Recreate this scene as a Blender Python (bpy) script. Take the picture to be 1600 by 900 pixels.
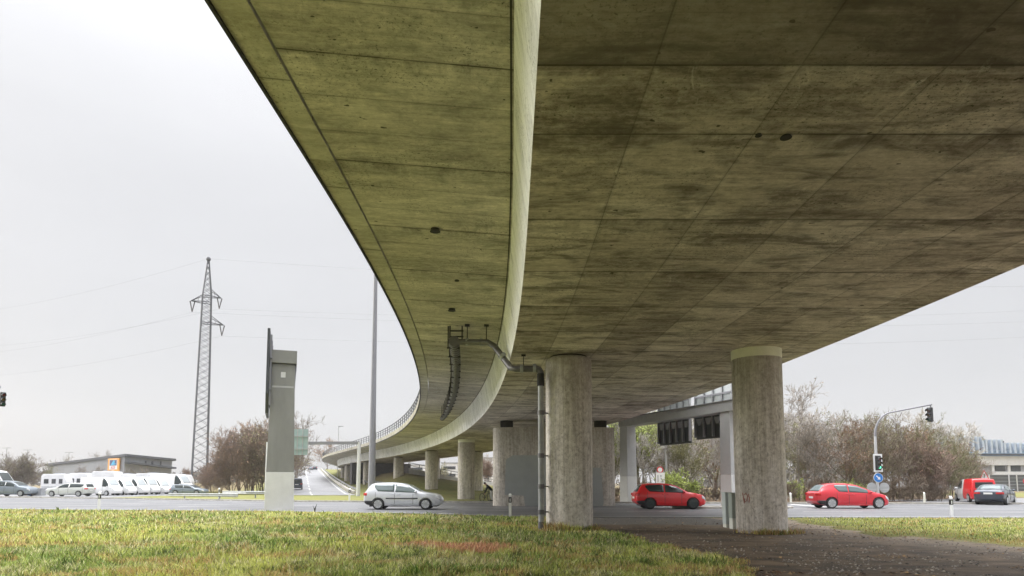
import bpy, bmesh, math, random
import numpy as np
from mathutils import Vector, Matrix
for o in list(bpy.data.objects): bpy.data.objects.remove(o)
S = bpy.context.scene
COL = S.collection
R = math.radians
# ------------------------------------------------------------------ camera
CAM_Z = 1.5
cd = bpy.data.cameras.new('camera'); cam = bpy.data.objects.new('camera', cd); COL.objects.link(cam)
cd.sensor_width = 36; cd.lens = 22.5; cd.shift_y = 0.13625
cd.clip_start = 0.1; cd.clip_end = 5000
PITCH = R(4.97)
cam.location = (0, 0, CAM_Z); cam.rotation_euler = (R(90) + PITCH, 0, 0)
S.camera = cam
# ------------------------------------------------------------------ world: overcast sky over a Nishita base
SUN_EL, SUN_AZ = R(19), R(-75)      # azimuth from +Y towards +X
w = bpy.data.worlds.new("World"); S.world = w; w.use_nodes = True
nt = w.node_tree; N = nt.nodes; Lk = nt.links; N.clear()
out = N.new('ShaderNodeOutputWorld'); bg = N.new('ShaderNodeBackground'); Lk.new(bg.outputs[0], out.inputs[0])
bg.inputs[1].default_value = 0.1
sky = N.new('ShaderNodeTexSky'); sky.sky_type = 'NISHITA'; sky.sun_disc = False
sky.sun_elevation = SUN_EL; sky.sun_rotation = SUN_AZ; sky.dust_density = 3
tc = N.new('ShaderNodeTexCoord'); sep = N.new('ShaderNodeSeparateXYZ'); Lk.new(tc.outputs['Generated'], sep.inputs[0])
def wm(op, a, b=None, clamp=False):
    n = N.new('ShaderNodeMath'); n.operation = op; n.use_clamp = clamp
    for i, v in enumerate((a, b)):
        if v is None: continue
        if isinstance(v, (int, float)): n.inputs[i].default_value = v
        else: Lk.new(v, n.inputs[i])
    return n.outputs[0]
z = wm('MAXIMUM', sep.outputs[2], 0.0)
z2 = wm('ADD', wm('MULTIPLY', z, 0.34), wm('MULTIPLY', wm('POWER', z, 7.0), 18.5))
lum = wm('ADD', z2, 1.0)
mp = N.new('ShaderNodeMapping'); mp.inputs['Scale'].default_value = (1, 1, 4.0); Lk.new(tc.outputs['Generated'], mp.inputs[0])
cn = N.new('ShaderNodeTexNoise'); cn.inputs['Scale'].default_value = 2.2; cn.inputs['Detail'].default_value = 5; cn.inputs['Roughness'].default_value = 0.5
Lk.new(mp.outputs[0], cn.inputs['Vector'])
cl = wm('MULTIPLY', wm('SUBTRACT', cn.outputs[0], 0.5), 0.16)
lum = wm('MULTIPLY', lum, wm('ADD', cl, 1.0))
vm = N.new('ShaderNodeVectorMath'); vm.operation = 'SCALE'; vm.inputs[0].default_value = (5.0, 5.02, 5.17); Lk.new(lum, vm.inputs['Scale'])
mx = N.new('ShaderNodeMix'); mx.data_type = 'RGBA'; mx.inputs[0].default_value = 0.93
Lk.new(sky.outputs[0], mx.inputs[6]); Lk.new(vm.outputs[0], mx.inputs[7]); Lk.new(mx.outputs[2], bg.inputs[0])
# ------------------------------------------------------------------ sun, veiled by cloud
sd = bpy.data.lights.new('sun', 'SUN'); sd.energy = 1.5; sd.angle = R(24); sd.color = (1, 0.98, 0.95)
sun = bpy.data.objects.new('sun', sd); COL.objects.link(sun)
d = Vector((math.sin(SUN_AZ) * math.cos(SUN_EL), math.cos(SUN_AZ) * math.cos(SUN_EL), math.sin(SUN_EL)))
sun.rotation_euler = d.to_track_quat('Z', 'Y').to_euler(); sun.location = (0, 0, 60)
# ------------------------------------------------------------------ exposure
S.view_settings.view_transform = 'Standard'; S.view_settings.look = 'None'
S.view_settings.exposure = 0.50; S.view_settings.gamma = 1; S.view_settings.use_curve_mapping = False
S.render.engine = 'CYCLES'
S.cycles.max_bounces = 6; S.cycles.diffuse_bounces = 4; S.cycles.glossy_bounces = 3

# ------------------------------------------------------------------ pixel helpers (1600 x 900 photo, f = 1000 px)
def at(u, v, Y):
    """world point seen at pixel u, v at depth Y"""
    yy = (668 - v) / 1000.0; xx = (u - 800) / 1000.0
    fw = math.cos(PITCH) - yy * math.sin(PITCH); up = math.sin(PITCH) + yy * math.cos(PITCH)
    t = Y / fw
    return Vector((xx * t, Y, CAM_Z + up * t))
def X(u, Y, v=755): return at(u, v, Y).x
def Z(v, Y): return at(800, v, Y).z
# ------------------------------------------------------------------ material helpers
class NT:
    def __init__(s, name):
        s.m = bpy.data.materials.new(name); s.m.use_nodes = True; s.t = s.m.node_tree
        s.b = s.t.nodes['Principled BSDF']
    def n(s, typ, **k):
        x = s.t.nodes.new(typ)
        for a, b in k.items(): setattr(x, a, b)
        return x
    def l(s, a, b): s.t.links.new(a, b)
    def m_(s, op, a, b=None, c=None, clamp=False):
        x = s.n('ShaderNodeMath', operation=op, use_clamp=clamp)
        for i, v in enumerate((a, b, c)):
            if v is None: continue
            if isinstance(v, (int, float)): x.inputs[i].default_value = v
            else: s.l(v, x.inputs[i])
        return x.outputs[0]
    def mix(s, f, a, b, blend='MIX'):
        x = s.n('ShaderNodeMix', data_type='RGBA', blend_type=blend)
        for i, v in ((0, f), (6, a), (7, b)):
            if isinstance(v, (int, float)): x.inputs[i].default_value = v
            elif isinstance(v, tuple): x.inputs[i].default_value = (*v[:3], 1)
            else: s.l(v, x.inputs[i])
        return x.outputs[2]
    def coord(s, kind='Object', scale=(1, 1, 1), loc=(0, 0, 0)):
        if kind == 'UV': a = s.n('ShaderNodeUVMap').outputs[0]
        else: a = s.n('ShaderNodeTexCoord').outputs[kind]
        x = s.n('ShaderNodeMapping'); x.inputs['Scale'].default_value = scale; x.inputs['Location'].default_value = loc
        s.l(a, x.inputs[0]); return x.outputs[0]
    def noise(s, co, scale=1, detail=4, rough=0.55, dist=0):
        x = s.n('ShaderNodeTexNoise'); x.inputs['Scale'].default_value = scale; x.inputs['Detail'].default_value = detail
        x.inputs['Roughness'].default_value = rough; x.inputs['Distortion'].default_value = dist
        s.l(co, x.inputs['Vector']); return x.outputs[0]
    def ramp(s, f, *stops):
        x = s.n('ShaderNodeValToRGB'); e = x.color_ramp.elements
        while len(e) < len(stops): e.new(0.5)
        for i, (p, c) in enumerate(stops):
            e[i].position = p; e[i].color = (c, c, c, 1) if isinstance(c, (int, float)) else (*c, 1)
        s.l(f, x.inputs[0]); return x.outputs[0]
    def bump(s, h, strength=0.3, dist=0.02):
        x = s.n('ShaderNodeBump'); x.inputs['Strength'].default_value = strength; x.inputs['Distance'].default_value = dist
        s.l(h, x.inputs['Height']); s.l(x.outputs[0], s.b.inputs['Normal'])
    def fin(s, col, rough=0.8, metal=0.0, spec=None, coat=0.0):
        if isinstance(col, tuple): s.b.inputs['Base Color'].default_value = (*col, 1)
        else: s.l(col, s.b.inputs['Base Color'])
        if isinstance(rough, (int, float)): s.b.inputs['Roughness'].default_value = rough
        else: s.l(rough, s.b.inputs['Roughness'])
        s.b.inputs['Metallic'].default_value = metal
        if spec is not None: s.b.inputs['Specular IOR Level'].default_value = spec
        s.b.inputs['Coat Weight'].default_value = coat; s.b.inputs['Coat Roughness'].default_value = 0.06
        return s.m
def mul(c, k): return tuple(min(1, x * k) for x in c)
_mc = {}
def mat(name, col, rough=0.6, metal=0.0, var=0.15, scale=2.5, stretch=(1, 1, 1), coat=0.0, bump=0.0, dirt=0.0):
    if name in _mc: return _mc[name]
    s = NT(name); co = s.coord('Object', stretch)
    n = s.noise(co, scale, 5, 0.6)
    c = s.mix(s.ramp(n, (0.3, 0.0), (0.7, 1.0)), mul(col, 1 - var), mul(col, 1 + var))
    if dirt:
        n2 = s.noise(s.coord('Object', (1, 1, .35)), 1.3, 6, .65)
        c = s.mix(s.ramp(n2, (0.48, 0.0), (0.75, dirt)), c, (0.11, 0.095, 0.075))
    if bump: s.bump(s.noise(co, scale * 6, 4), bump, 0.01)
    _mc[name] = s.fin(c, rough, metal, coat=coat); return _mc[name]
def emis(name, col, st):
    if name in _mc: return _mc[name]
    s = NT(name); s.b.inputs['Emission Color'].default_value = (*col, 1); s.b.inputs['Emission Strength'].default_value = st
    _mc[name] = s.fin(col, .5); return _mc[name]
# ------------------------------------------------------------------ mesh helpers
class MB:
    def __init__(s): s.v = []; s.f = []; s.uv = None; s.mi = []
    def add(s, vs, fs, mi=0):
        b = len(s.v); s.v += [tuple(p) for p in vs]; s.f += [tuple(i + b for i in f) for f in fs]; s.mi += [mi] * len(fs); return s
    def box(s, c, sz, rz=0, mi=0, taper=(1, 1)):
        hx, hy, hz = sz[0] / 2, sz[1] / 2, sz[2] / 2; cs, sn = math.cos(rz), math.sin(rz); vs = []
        for dz in (-1, 1):
            tx, ty = (taper if dz > 0 else (1, 1))
            for dx, dy in ((-1, -1), (1, -1), (1, 1), (-1, 1)):
                x, y = dx * hx * tx, dy * hy * ty
                vs.append((c[0] + x * cs - y * sn, c[1] + x * sn + y * cs, c[2] + dz * hz))
        return s.add(vs, [(3, 2, 1, 0), (4, 5, 6, 7), (0, 1, 5, 4), (1, 2, 6, 5), (2, 3, 7, 6), (3, 0, 4, 7)], mi)
    def b2(s, x0, x1, y0, y1, z0, z1, mi=0): return s.box(((x0+x1)/2, (y0+y1)/2, (z0+z1)/2), (abs(x1-x0), abs(y1-y0), abs(z1-z0)), 0, mi)
    def bar(s, a, b, w, h=None, mi=0):
        h = h or w; a = Vector(a); b = Vector(b); d = (b - a).normalized()
        up = Vector((0, 0, 1)) if abs(d.z) < .9 else Vector((1, 0, 0))
        x = d.cross(up).normalized() * w / 2; y = x.cross(d).normalized() * h / 2
        vs = [p + q for p in (a, b) for q in (-x - y, x - y, x + y, -x + y)]
        return s.add(vs, [(3, 2, 1, 0), (4, 5, 6, 7), (0, 1, 5, 4), (1, 2, 6, 5), (2, 3, 7, 6), (3, 0, 4, 7)], mi)
    def tube(s, pts, rad, n=12, caps=True, mi=0):
        pts = [Vector(p) for p in pts]
        if isinstance(rad, (int, float)): rad = [rad] * len(pts)
        vs = []; px = None
        for i, p in enumerate(pts):
            d = (pts[min(i+1, len(pts)-1)] - pts[max(i-1, 0)]).normalized()
            if px is None:
                up = Vector((0, 0, 1)) if abs(d.z) < .9 else Vector((1, 0, 0)); px = d.cross(up).normalized()
            x = (px - d * px.dot(d)).normalized(); y = d.cross(x); px = x
            for k in range(n):
                a = 2 * math.pi * k / n; vs.append(p + (x * math.cos(a) + y * math.sin(a)) * rad[i])
        fs = []
        for i in range(len(pts) - 1):
            for k in range(n): a = i*n+k; b = i*n+(k+1) % n; fs.append((a, b, b+n, a+n))
        if caps: fs.append(tuple(range(n))[::-1]); fs.append(tuple((len(pts)-1)*n+k for k in range(n)))
        return s.add(vs, fs, mi)
    def disc(s, c, nrm, r, th=.02, n=20, mi=0):
        c = Vector(c); nrm = Vector(nrm).normalized(); return s.tube([c, c + nrm * th], r, n, True, mi)
    def ell(s, c, r, n=14, m=8, mi=0):
        vs = [(c[0], c[1], c[2] - r[2])]; fs = []
        for j in range(1, m):
            a = -math.pi/2 + math.pi*j/m
            for k in range(n):
                b = 2*math.pi*k/n; vs.append((c[0]+r[0]*math.cos(a)*math.cos(b), c[1]+r[1]*math.cos(a)*math.sin(b), c[2]+r[2]*math.sin(a)))
        vs.append((c[0], c[1], c[2]+r[2])); T = len(vs)-1
        for k in range(n): fs.append((0, 1+(k+1) % n, 1+k)); fs.append((T, 1+(m-2)*n+k, 1+(m-2)*n+(k+1) % n))
        for j in range(m-2):
            for k in range(n): a = 1+j*n+k; b = 1+j*n+(k+1) % n; fs.append((a, b, b+n, a+n))
        return s.add(vs, fs, mi)
    def prism(s, poly, axis, a, b, mi=0):
        """extrude polygon (list of 2-tuples) along an axis ('x': poly is y,z; 'y': poly is x,z; 'z': poly is x,y)"""
        f = {'x': lambda p, t: (t, p[0], p[1]), 'y': lambda p, t: (p[0], t, p[1]), 'z': lambda p, t: (p[0], p[1], t)}[axis]
        n = len(poly); vs = [f(p, a) for p in poly] + [f(p, b) for p in poly]
        return s.add(vs, [tuple(range(n))[::-1], tuple(range(n, 2*n))] + [(i, (i+1) % n, (i+1) % n+n, i+n) for i in range(n)], mi)
    def build(s, name, mats, parent=None, smooth=False, bevel=0, fixn=True):
        me = bpy.data.meshes.new(name); me.from_pydata(s.v, [], s.f)
        if not isinstance(mats, (list, tuple)): mats = [mats]
        for m in mats: me.materials.append(m)
        if len(mats) > 1: me.polygons.foreach_set('material_index', s.mi)
        if fixn:
            bm = bmesh.new(); bm.from_mesh(me); bmesh.ops.recalc_face_normals(bm, faces=bm.faces); bm.to_mesh(me); bm.free()
        if smooth:
            me.polygons.foreach_set('use_smooth', [True]*len(me.polygons))
            try: me.set_sharp_from_angle(angle=R(smooth if smooth is not True else 40))
            except Exception: pass
        o = bpy.data.objects.new(name, me); COL.objects.link(o)
        if parent is not None: o.parent = parent
        if bevel:
            m = o.modifiers.new('bevel', 'BEVEL'); m.width = bevel; m.segments = 2; m.limit_method = 'ANGLE'
        return o
def tag(o, label=None, cat=None, group=None, kind=None):
    if label: o['label'] = label
    if cat: o['category'] = cat
    if group: o['group'] = group
    if kind: o['kind'] = kind
    return o
def empty(name, loc, rz=0):
    o = bpy.data.objects.new(name, None); COL.objects.link(o); o.location = loc; o.rotation_euler = (0, 0, rz); o.empty_display_size = .2
    return o
def kids(o): return [c for c in bpy.data.objects if c.parent == o]
def dup(o, loc=None, rz=None, sc=None, label=None, parent=None):
    c = o.copy(); COL.objects.link(c); c.parent = parent
    if loc is not None: c.location = loc
    if rz is not None: c.rotation_euler = (0, 0, rz)
    if sc is not None: c.scale = sc if isinstance(sc, tuple) else (sc, sc, sc)
    if label: c['label'] = label
    for ch in kids(o): dup(ch, parent=c)
    return c
def text_mesh(txt, size, mtl, parent, loc, rot, name='lettering'):
    cu = bpy.data.curves.new(name, 'FONT'); cu.body = txt; cu.size = size; cu.align_x = 'CENTER'; cu.align_y = 'CENTER'; cu.extrude = 0.01
    t = bpy.data.objects.new(name, cu); COL.objects.link(t)
    bpy.context.view_layer.update()
    me = bpy.data.meshes.new_from_object(t.evaluated_get(bpy.context.evaluated_depsgraph_get())); bpy.data.objects.remove(t)
    me.materials.clear(); me.materials.append(mtl)
    o = bpy.data.objects.new(name, me); COL.objects.link(o); o.parent = parent; o.location = loc; o.rotation_euler = rot
    return o
def solidify(o, th, off=-1):
    m = o.modifiers.new('solid', 'SOLIDIFY'); m.thickness = th; m.offset = off; return o
rng = np.random.default_rng(7); random.seed(7)
def vnoise(x, y, seed=0):
    """smooth value noise, numpy"""
    x = np.asarray(x, float); y = np.asarray(y, float)
    xi = np.floor(x); yi = np.floor(y); fx = x-xi; fy = y-yi; fx = fx*fx*(3-2*fx); fy = fy*fy*(3-2*fy)
    def h(a, b): t = np.sin(a*127.1+b*311.7+seed*74.7)*43758.5453; return t-np.floor(t)
    return (h(xi, yi)*(1-fx)+h(xi+1, yi)*fx)*(1-fy)+(h(xi, yi+1)*(1-fx)+h(xi+1, yi+1)*fx)*fy
def fbm(x, y, seed=0): return (vnoise(x, y, seed)+.5*vnoise(x*2.1, y*2.1, seed+1)+.25*vnoise(x*4.3, y*4.3, seed+2))/1.75
def sstep(a, b, x): t = np.clip((np.asarray(x, float)-a)/(b-a), 0, 1); return t*t*(3-2*t)
# ================================================================== TERRAIN
def ramp_x(y): return -26.6 - .327 * (y - 88)
def ramp_z(y): return 6.9 * np.clip((np.asarray(y, float) - 90) / 160, 0, 1) ** 1.15
NEAR = [(70, 27.0), (22, 27.6), (11, 27.8), (3, 28.0), (0, 28.6), (-4, 31.0), (-13, 34.2), (-28, 36.6), (-70, 41), (-150, 48)]
FAR = [(90, 43.0), (24, 45.3), (14, 46.2), (5, 47.2), (0, 47.8), (-6, 48.6), (-17, 50.5), (-36, 59.5), (-84, 79), (-175, 116)]
def ground_z(x, y):
    x = np.asarray(x, float); y = np.asarray(y, float)
    g = -.24 * np.exp(-(((x - 8.5) / 7.5) ** 2 + ((y - 18.5) / 6) ** 2))
    near = sstep(28, 24, y)
    g = g + near * ((fbm(x * .5, y * .5, 3) - .5) * .10 + (fbm(x * 2, y * 2, 5) - .5) * .04)
    g = g + .16 * sstep(5, -1, x) * sstep(28.5, 23, y) * sstep(7, 14, y)
    m = sstep(24, 13, np.abs(x - ramp_x(y))) * sstep(78, 92, y)
    g = np.maximum(g, g * (1 - m) + (ramp_z(y) - .05) * m)
    hz = np.interp(x, [-22, -17, -8, -1, 6, 20], [3.6, 3.0, 1.7, .8, .15, 0])
    g2 = hz * sstep(62, 104, y) * sstep(190, 150, y) * sstep(7, 15, x - ramp_x(y))
    g = np.maximum(g, g2)
    return g + .018
def ax(*segs):
    r = []
    for a, b, st in segs: r += list(np.arange(a, b, st))
    return np.array(r + [segs[-1][1]])
xs = ax((-2500, -300, 200), (-300, -70, 10), (-70, -20, 1.5), (-20, 24, .33), (24, 70, 1.5), (70, 300, 10), (300, 2500, 200))
ys = ax((-600, -60, 60), (-60, 6, 4), (6, 30, .33), (30, 62, 1.0), (62, 120, 1.5), (120, 300, 5), (300, 3000, 150))
GX, GY = np.meshgrid(xs, ys); GZ = ground_z(GX, GY)
def dirt_mask(x, y):
    x = np.asarray(x, float); y = np.asarray(y, float)
    edge = np.interp(y, [8, 10.7, 12.4, 16.3, 20.5, 24, 27.5], [3.4, 3.7, 4.3, 3.4, 2.5, 2.4, 2.3])
    wob = (fbm(x * .9, y * .9, 11) - .5) * 1.2
    left = sstep(-.25, .45, x - edge + wob)
    # right grass strip: begins right of the big pillar, between the road and the dirt
    lim = np.interp(x / np.maximum(y, 1), [.40, .44, .5, .56, .62, .7, .8, 1], [27, 24.5, 20.5, 18.2, 16.6, 15.4, 14.6, 13.5])
    rg = sstep(-1.2, 2.4, y - lim + wob * 2.6) * sstep(8.6, 9.6, x)
    return left * (1 - rg) * sstep(27.9, 27.2, y)
nv = GX.size
gm = bpy.data.meshes.new('ground')
ny, nx = GX.shape
idx = np.arange(nv).reshape(ny, nx)
F = np.stack([idx[:-1, :-1], idx[:-1, 1:], idx[1:, 1:], idx[1:, :-1]], -1).reshape(-1, 4)
gm.from_pydata(np.stack([GX, GY, GZ], -1).reshape(-1, 3).tolist(), [], F.tolist())
gm.polygons.foreach_set('use_smooth', [True] * len(gm.polygons))
def patch_red(x, y):  # the rusty dead grass patch in the lawn
    x = np.asarray(x, float); y = np.asarray(y, float)
    wob = (fbm(x * 1.3, y * 1.3, 21) - .5)
    a = np.exp(-(((x + .75) / .95) ** 2 + ((y - 13.3) / .85) ** 2)) + .9 * np.exp(-(((x + 2.0) / 1.1) ** 2 + ((y - 13.9) / .4) ** 2))
    return sstep(.38, .75, a + wob * .6)
at1 = gm.attributes.new('dirt', 'FLOAT', 'POINT'); at1.data.foreach_set('value', dirt_mask(GX, GY).ravel())
at2 = gm.attributes.new('rust', 'FLOAT', 'POINT'); at2.data.foreach_set('value', patch_red(GX, GY).ravel())
wood = sstep(46, 50, GY) * sstep(95, 80, GY) * sstep(6, 9, GX) * sstep(60, 50, GX)
wood = np.maximum(wood, .75 * sstep(85, 112, GY) * (1 - sstep(14, 8, np.abs(GX - ramp_x(GY)))))
drive = sstep(2.2, 3.2, GX) * sstep(9.8, 7.5, GX + (fbm(GX*.7, GY*.7, 9)-.5)*2) * sstep(22.0, 24.5, GY + (fbm(GX, GY, 8)-.5)*1.5) * sstep(29, 28, GY)
at3 = gm.attributes.new('wood', 'FLOAT', 'POINT'); at3.data.foreach_set('value', wood.ravel())
at4 = gm.attributes.new('drive', 'FLOAT', 'POINT'); at4.data.foreach_set('value', drive.ravel())
s = NT('ground_soil')
co = s.coord('Object')
def attr(s, nm): a = s.n('ShaderNodeAttribute', attribute_name=nm); return a.outputs['Fac']
n1 = s.noise(co, .35, 5, .6); n2 = s.noise(co, 3.5, 6, .65); n3 = s.noise(co, 22, 4, .7); n4 = s.noise(co, 1.1, 5, .6, .5)
grass = s.mix(s.ramp(n1, (.35, 0.), (.65, 1.)), (.15, .165, .045), (.24, .215, .07))
grass = s.mix(s.ramp(n2, (.4, 0.), (.7, .8)), grass, (.10, .12, .03))
grass = s.mix(s.ramp(n4, (.58, 0.), (.72, .6)), grass, (.26, .19, .09))
rust = s.mix(n3, (.22, .10, .05), (.34, .17, .09)); grass = s.mix(attr(s, 'rust'), grass, rust)
n5 = s.noise(s.coord('Object', (.5, 2.2, 1)), 1, 7, .7, .6); dirt = s.mix(s.ramp(n5, (.35, 0.), (.62, 1.)), (.055, .041, .028), (.20, .145, .095))
dirt = s.mix(s.ramp(n4, (.45, 0.), (.62, .75)), dirt, (.05, .04, .031))
dirt = s.mix(s.ramp(n3, (.55, 0.), (.68, .6)), dirt, (.21, .18, .145))
sp = s.noise(co, 60, 2, .6); dirt = s.mix(s.ramp(sp, (.62, 0.), (.70, .7)), dirt, (.30, .27, .23))
sepd = s.n('ShaderNodeSeparateXYZ'); s.l(co, sepd.inputs[0])
sandf = s.m_('MULTIPLY', s.ramp(n4, (.34, 0.), (.50, 1.)), s.ramp(s.m_('ADD', s.m_('MULTIPLY', sepd.outputs[0], .035), s.m_('MULTIPLY', sepd.outputs[1], .02)), (.62, 0.), (.78, .9)))
dirt = s.mix(sandf, dirt, (.31, .25, .19))
dm = s.m_('ADD', attr(s, 'dirt'), s.m_('MULTIPLY', s.m_('SUBTRACT', n3, .5), .5))
dm = s.ramp(dm, (.42, 0.), (.58, 1.))
c = s.mix(dm, grass, dirt)
drc = s.mix(n2, (.12, .115, .105), (.19, .18, .165)); drc = s.mix(s.ramp(n3, (.5, 0.), (.7, .6)), drc, (.09, .08, .07))
c = s.mix(s.ramp(s.m_('ADD', attr(s, 'drive'), s.m_('MULTIPLY', s.m_('SUBTRACT', n2, .5), .5)), (.4, 0.), (.6, 1.)), c, drc)
litter = s.mix(n2, (.10, .07, .045), (.20, .14, .08)); c = s.mix(attr(s, 'wood'), c, litter)
s.bump(s.m_('ADD', n2, s.m_('MULTIPLY', n3, .5)), .6, .04)
gm.materials.append(s.fin(c, s.m_('SUBTRACT', .95, s.m_('MULTIPLY', dm, .25)), spec=.3))
go = bpy.data.objects.new('ground', gm); COL.objects.link(go); tag(go, kind='structure')

# ------------------------------------------------------------------ roads
def asphalt(name, c0, c1, lines=False):
    s = NT(name); co = s.coord('Object'); a = s.noise(co, .25, 5, .6); b = s.noise(s.coord('Object', (.35, 1.6, 1)), .8, 6, .6); f = s.noise(co, 40, 3, .7)
    c = s.mix(s.ramp(a, (.35, 0.), (.65, 1.)), c0, c1)
    c = s.mix(s.ramp(b, (.5, 0.), (.72, .55)), c, mul(c0, .62)); c = s.mix(s.m_('MULTIPLY', f, .5), c, mul(c1, 1.35))
    cr = s.noise(co, 1.1, 8, .75, 1.5); crk = s.ramp(s.m_('ABSOLUTE', s.m_('SUBTRACT', cr, .5)), (.0, 1.), (.006, 0.))
    c = s.mix(s.m_('MULTIPLY', crk, .7), c, mul(c0, .3))
    s.bump(f, .25, .006); return s.fin(c, s.m_('ADD', .36, s.m_('MULTIPLY', b, .3)), spec=.5)
M_ROAD = asphalt('road_asphalt', (.085, .086, .09), (.15, .15, .155))
M_LANE = asphalt('far_asphalt', (.14, .14, .145), (.22, .22, .225))
M_LINE = mat('road_paint', (.62, .62, .60), .6, var=.25, scale=6)
M_KERB = mat('kerb_concrete', (.42, .40, .36), .85, var=.25, scale=3, bump=.4)
def strip(A, B, zz, name, m):
    mb = MB(); n = len(A)
    for i in range(n - 1):
        k = 6
        for j in range(k):
            pass
    vs = []; 
    for (a, b) in zip(A, B):
        for t in (0, .25, .5, .75, 1): vs.append((a[0]*(1-t)+b[0]*t, a[1]*(1-t)+b[1]*t, zz))
    fs = [(i*5+j, i*5+j+1, (i+1)*5+j+1, (i+1)*5+j) for i in range(n-1) for j in range(4)]
    mb.add(vs, fs); o = mb.build(name, m); tag(o, kind='structure'); return o
def yz(x): return np.interp(x, [p[0] for p in FAR][::-1], [p[1] for p in FAR][::-1]), np.interp(x, [p[0] for p in NEAR][::-1], [p[1] for p in NEAR][::-1])
strip(NEAR, FAR, .03, 'road', M_ROAD)
# painted lines on the road
mb = MB()
def lane_y(x, t): f, n = yz(x); return n * (1 - t) + f * t
for t, dash in ((.035, 0), (.30, 1), (.52, 0), (.76, 1), (.965, 0)):
    x = -120.0
    while x < 62:
        seg = 3.0 if dash else 4.0; st = 9.0 if dash else 4.0
        if dash or True:
            a = (x, lane_y(x, t)); b = (x + seg, lane_y(x + seg, t)); h = .07
            mb.add([(a[0], a[1]-h, .0345), (b[0], b[1]-h, .0345), (b[0], b[1]+h, .0345), (a[0], a[1]+h, .0345)], [(0, 1, 2, 3)])
        x += st
for k in range(3):  # stop bar and arrow blocks near the junction
    x0 = 1.2 + k * .0
mb.add([(19.2, lane_y(19.2, .55), .0352), (19.6, lane_y(19.6, .55), .0352), (19.6, lane_y(19.6, .95), .0352), (19.2, lane_y(19.2, .95), .0352)], [(0, 1, 2, 3)])
tag(mb.build('road_marking', M_LINE), kind='structure')
# far kerb
mb = MB()
def kerb(mb, pts, w=.22, h=.13, z0=.0, side=1):
    for a, b in zip(pts[:-1], pts[1:]):
        L = math.dist(a, b); n = max(1, int(L / 1.0)); 
        for i in range(n):
            p = [a[0]+(b[0]-a[0])*(i+.01)/n, a[1]+(b[1]-a[1])*(i+.01)/n]; q = [a[0]+(b[0]-a[0])*(i+.99)/n, a[1]+(b[1]-a[1])*(i+.99)/n]
            mb.bar((p[0], p[1]+side*w/2, z0+h/2), (q[0], q[1]+side*w/2, z0+h/2), w, h)
kerb(mb, [p for p in FAR if p[0] > -90], .25, .16, .0)
tag(mb.build('kerb', M_KERB), kind='structure')
# near edge: low flush gutter stones
# rising road to the left centre
mb = MB(); yy = list(np.arange(78, 262, 6)); 
rw = [(ramp_x(y) - 5.2, ramp_x(y) + 4.6) for y in yy]
vs = []; 
for y, (a, b) in zip(yy, rw):
    for t in (0, .5, 1): vs.append((a + (b - a) * t, y, float(ramp_z(y)) + .06))
mb.add(vs, [(i*3+j, i*3+j+1, (i+1)*3+j+1, (i+1)*3+j) for i in range(len(yy)-1) for j in range(2)])
tag(mb.build('rising_road', M_LANE), kind='structure')
mb = MB()
for i in range(len(yy)-1):
    for off in (-.9, 3.9):
        if off < 0 and i % 2: continue
        x0 = ramp_x(yy[i])+off; x1 = ramp_x(yy[i+1])+off; z0 = float(ramp_z(yy[i]))+.065; z1 = float(ramp_z(yy[i+1]))+.065
        mb.add([(x0-.09, yy[i], z0), (x0+.09, yy[i], z0), (x1+.09, yy[i+1], z1), (x1-.09, yy[i+1], z1)], [(0, 1, 2, 3)])
tag(mb.build('lane_line', M_LINE), kind='structure')
# sales yard hard standing and side street at right
strip([(-42, 64.5), (-84, 82), (-175, 119)], [(-40, 100), (-84, 140), (-175, 170)], .03, 'yard_paving', M_LANE)
strip([(33, 45.35), (52, 44.9), (72, 44.4)], [(30, 56), (62, 68), (110, 82)], .034, 'side_street', M_LANE)
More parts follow.
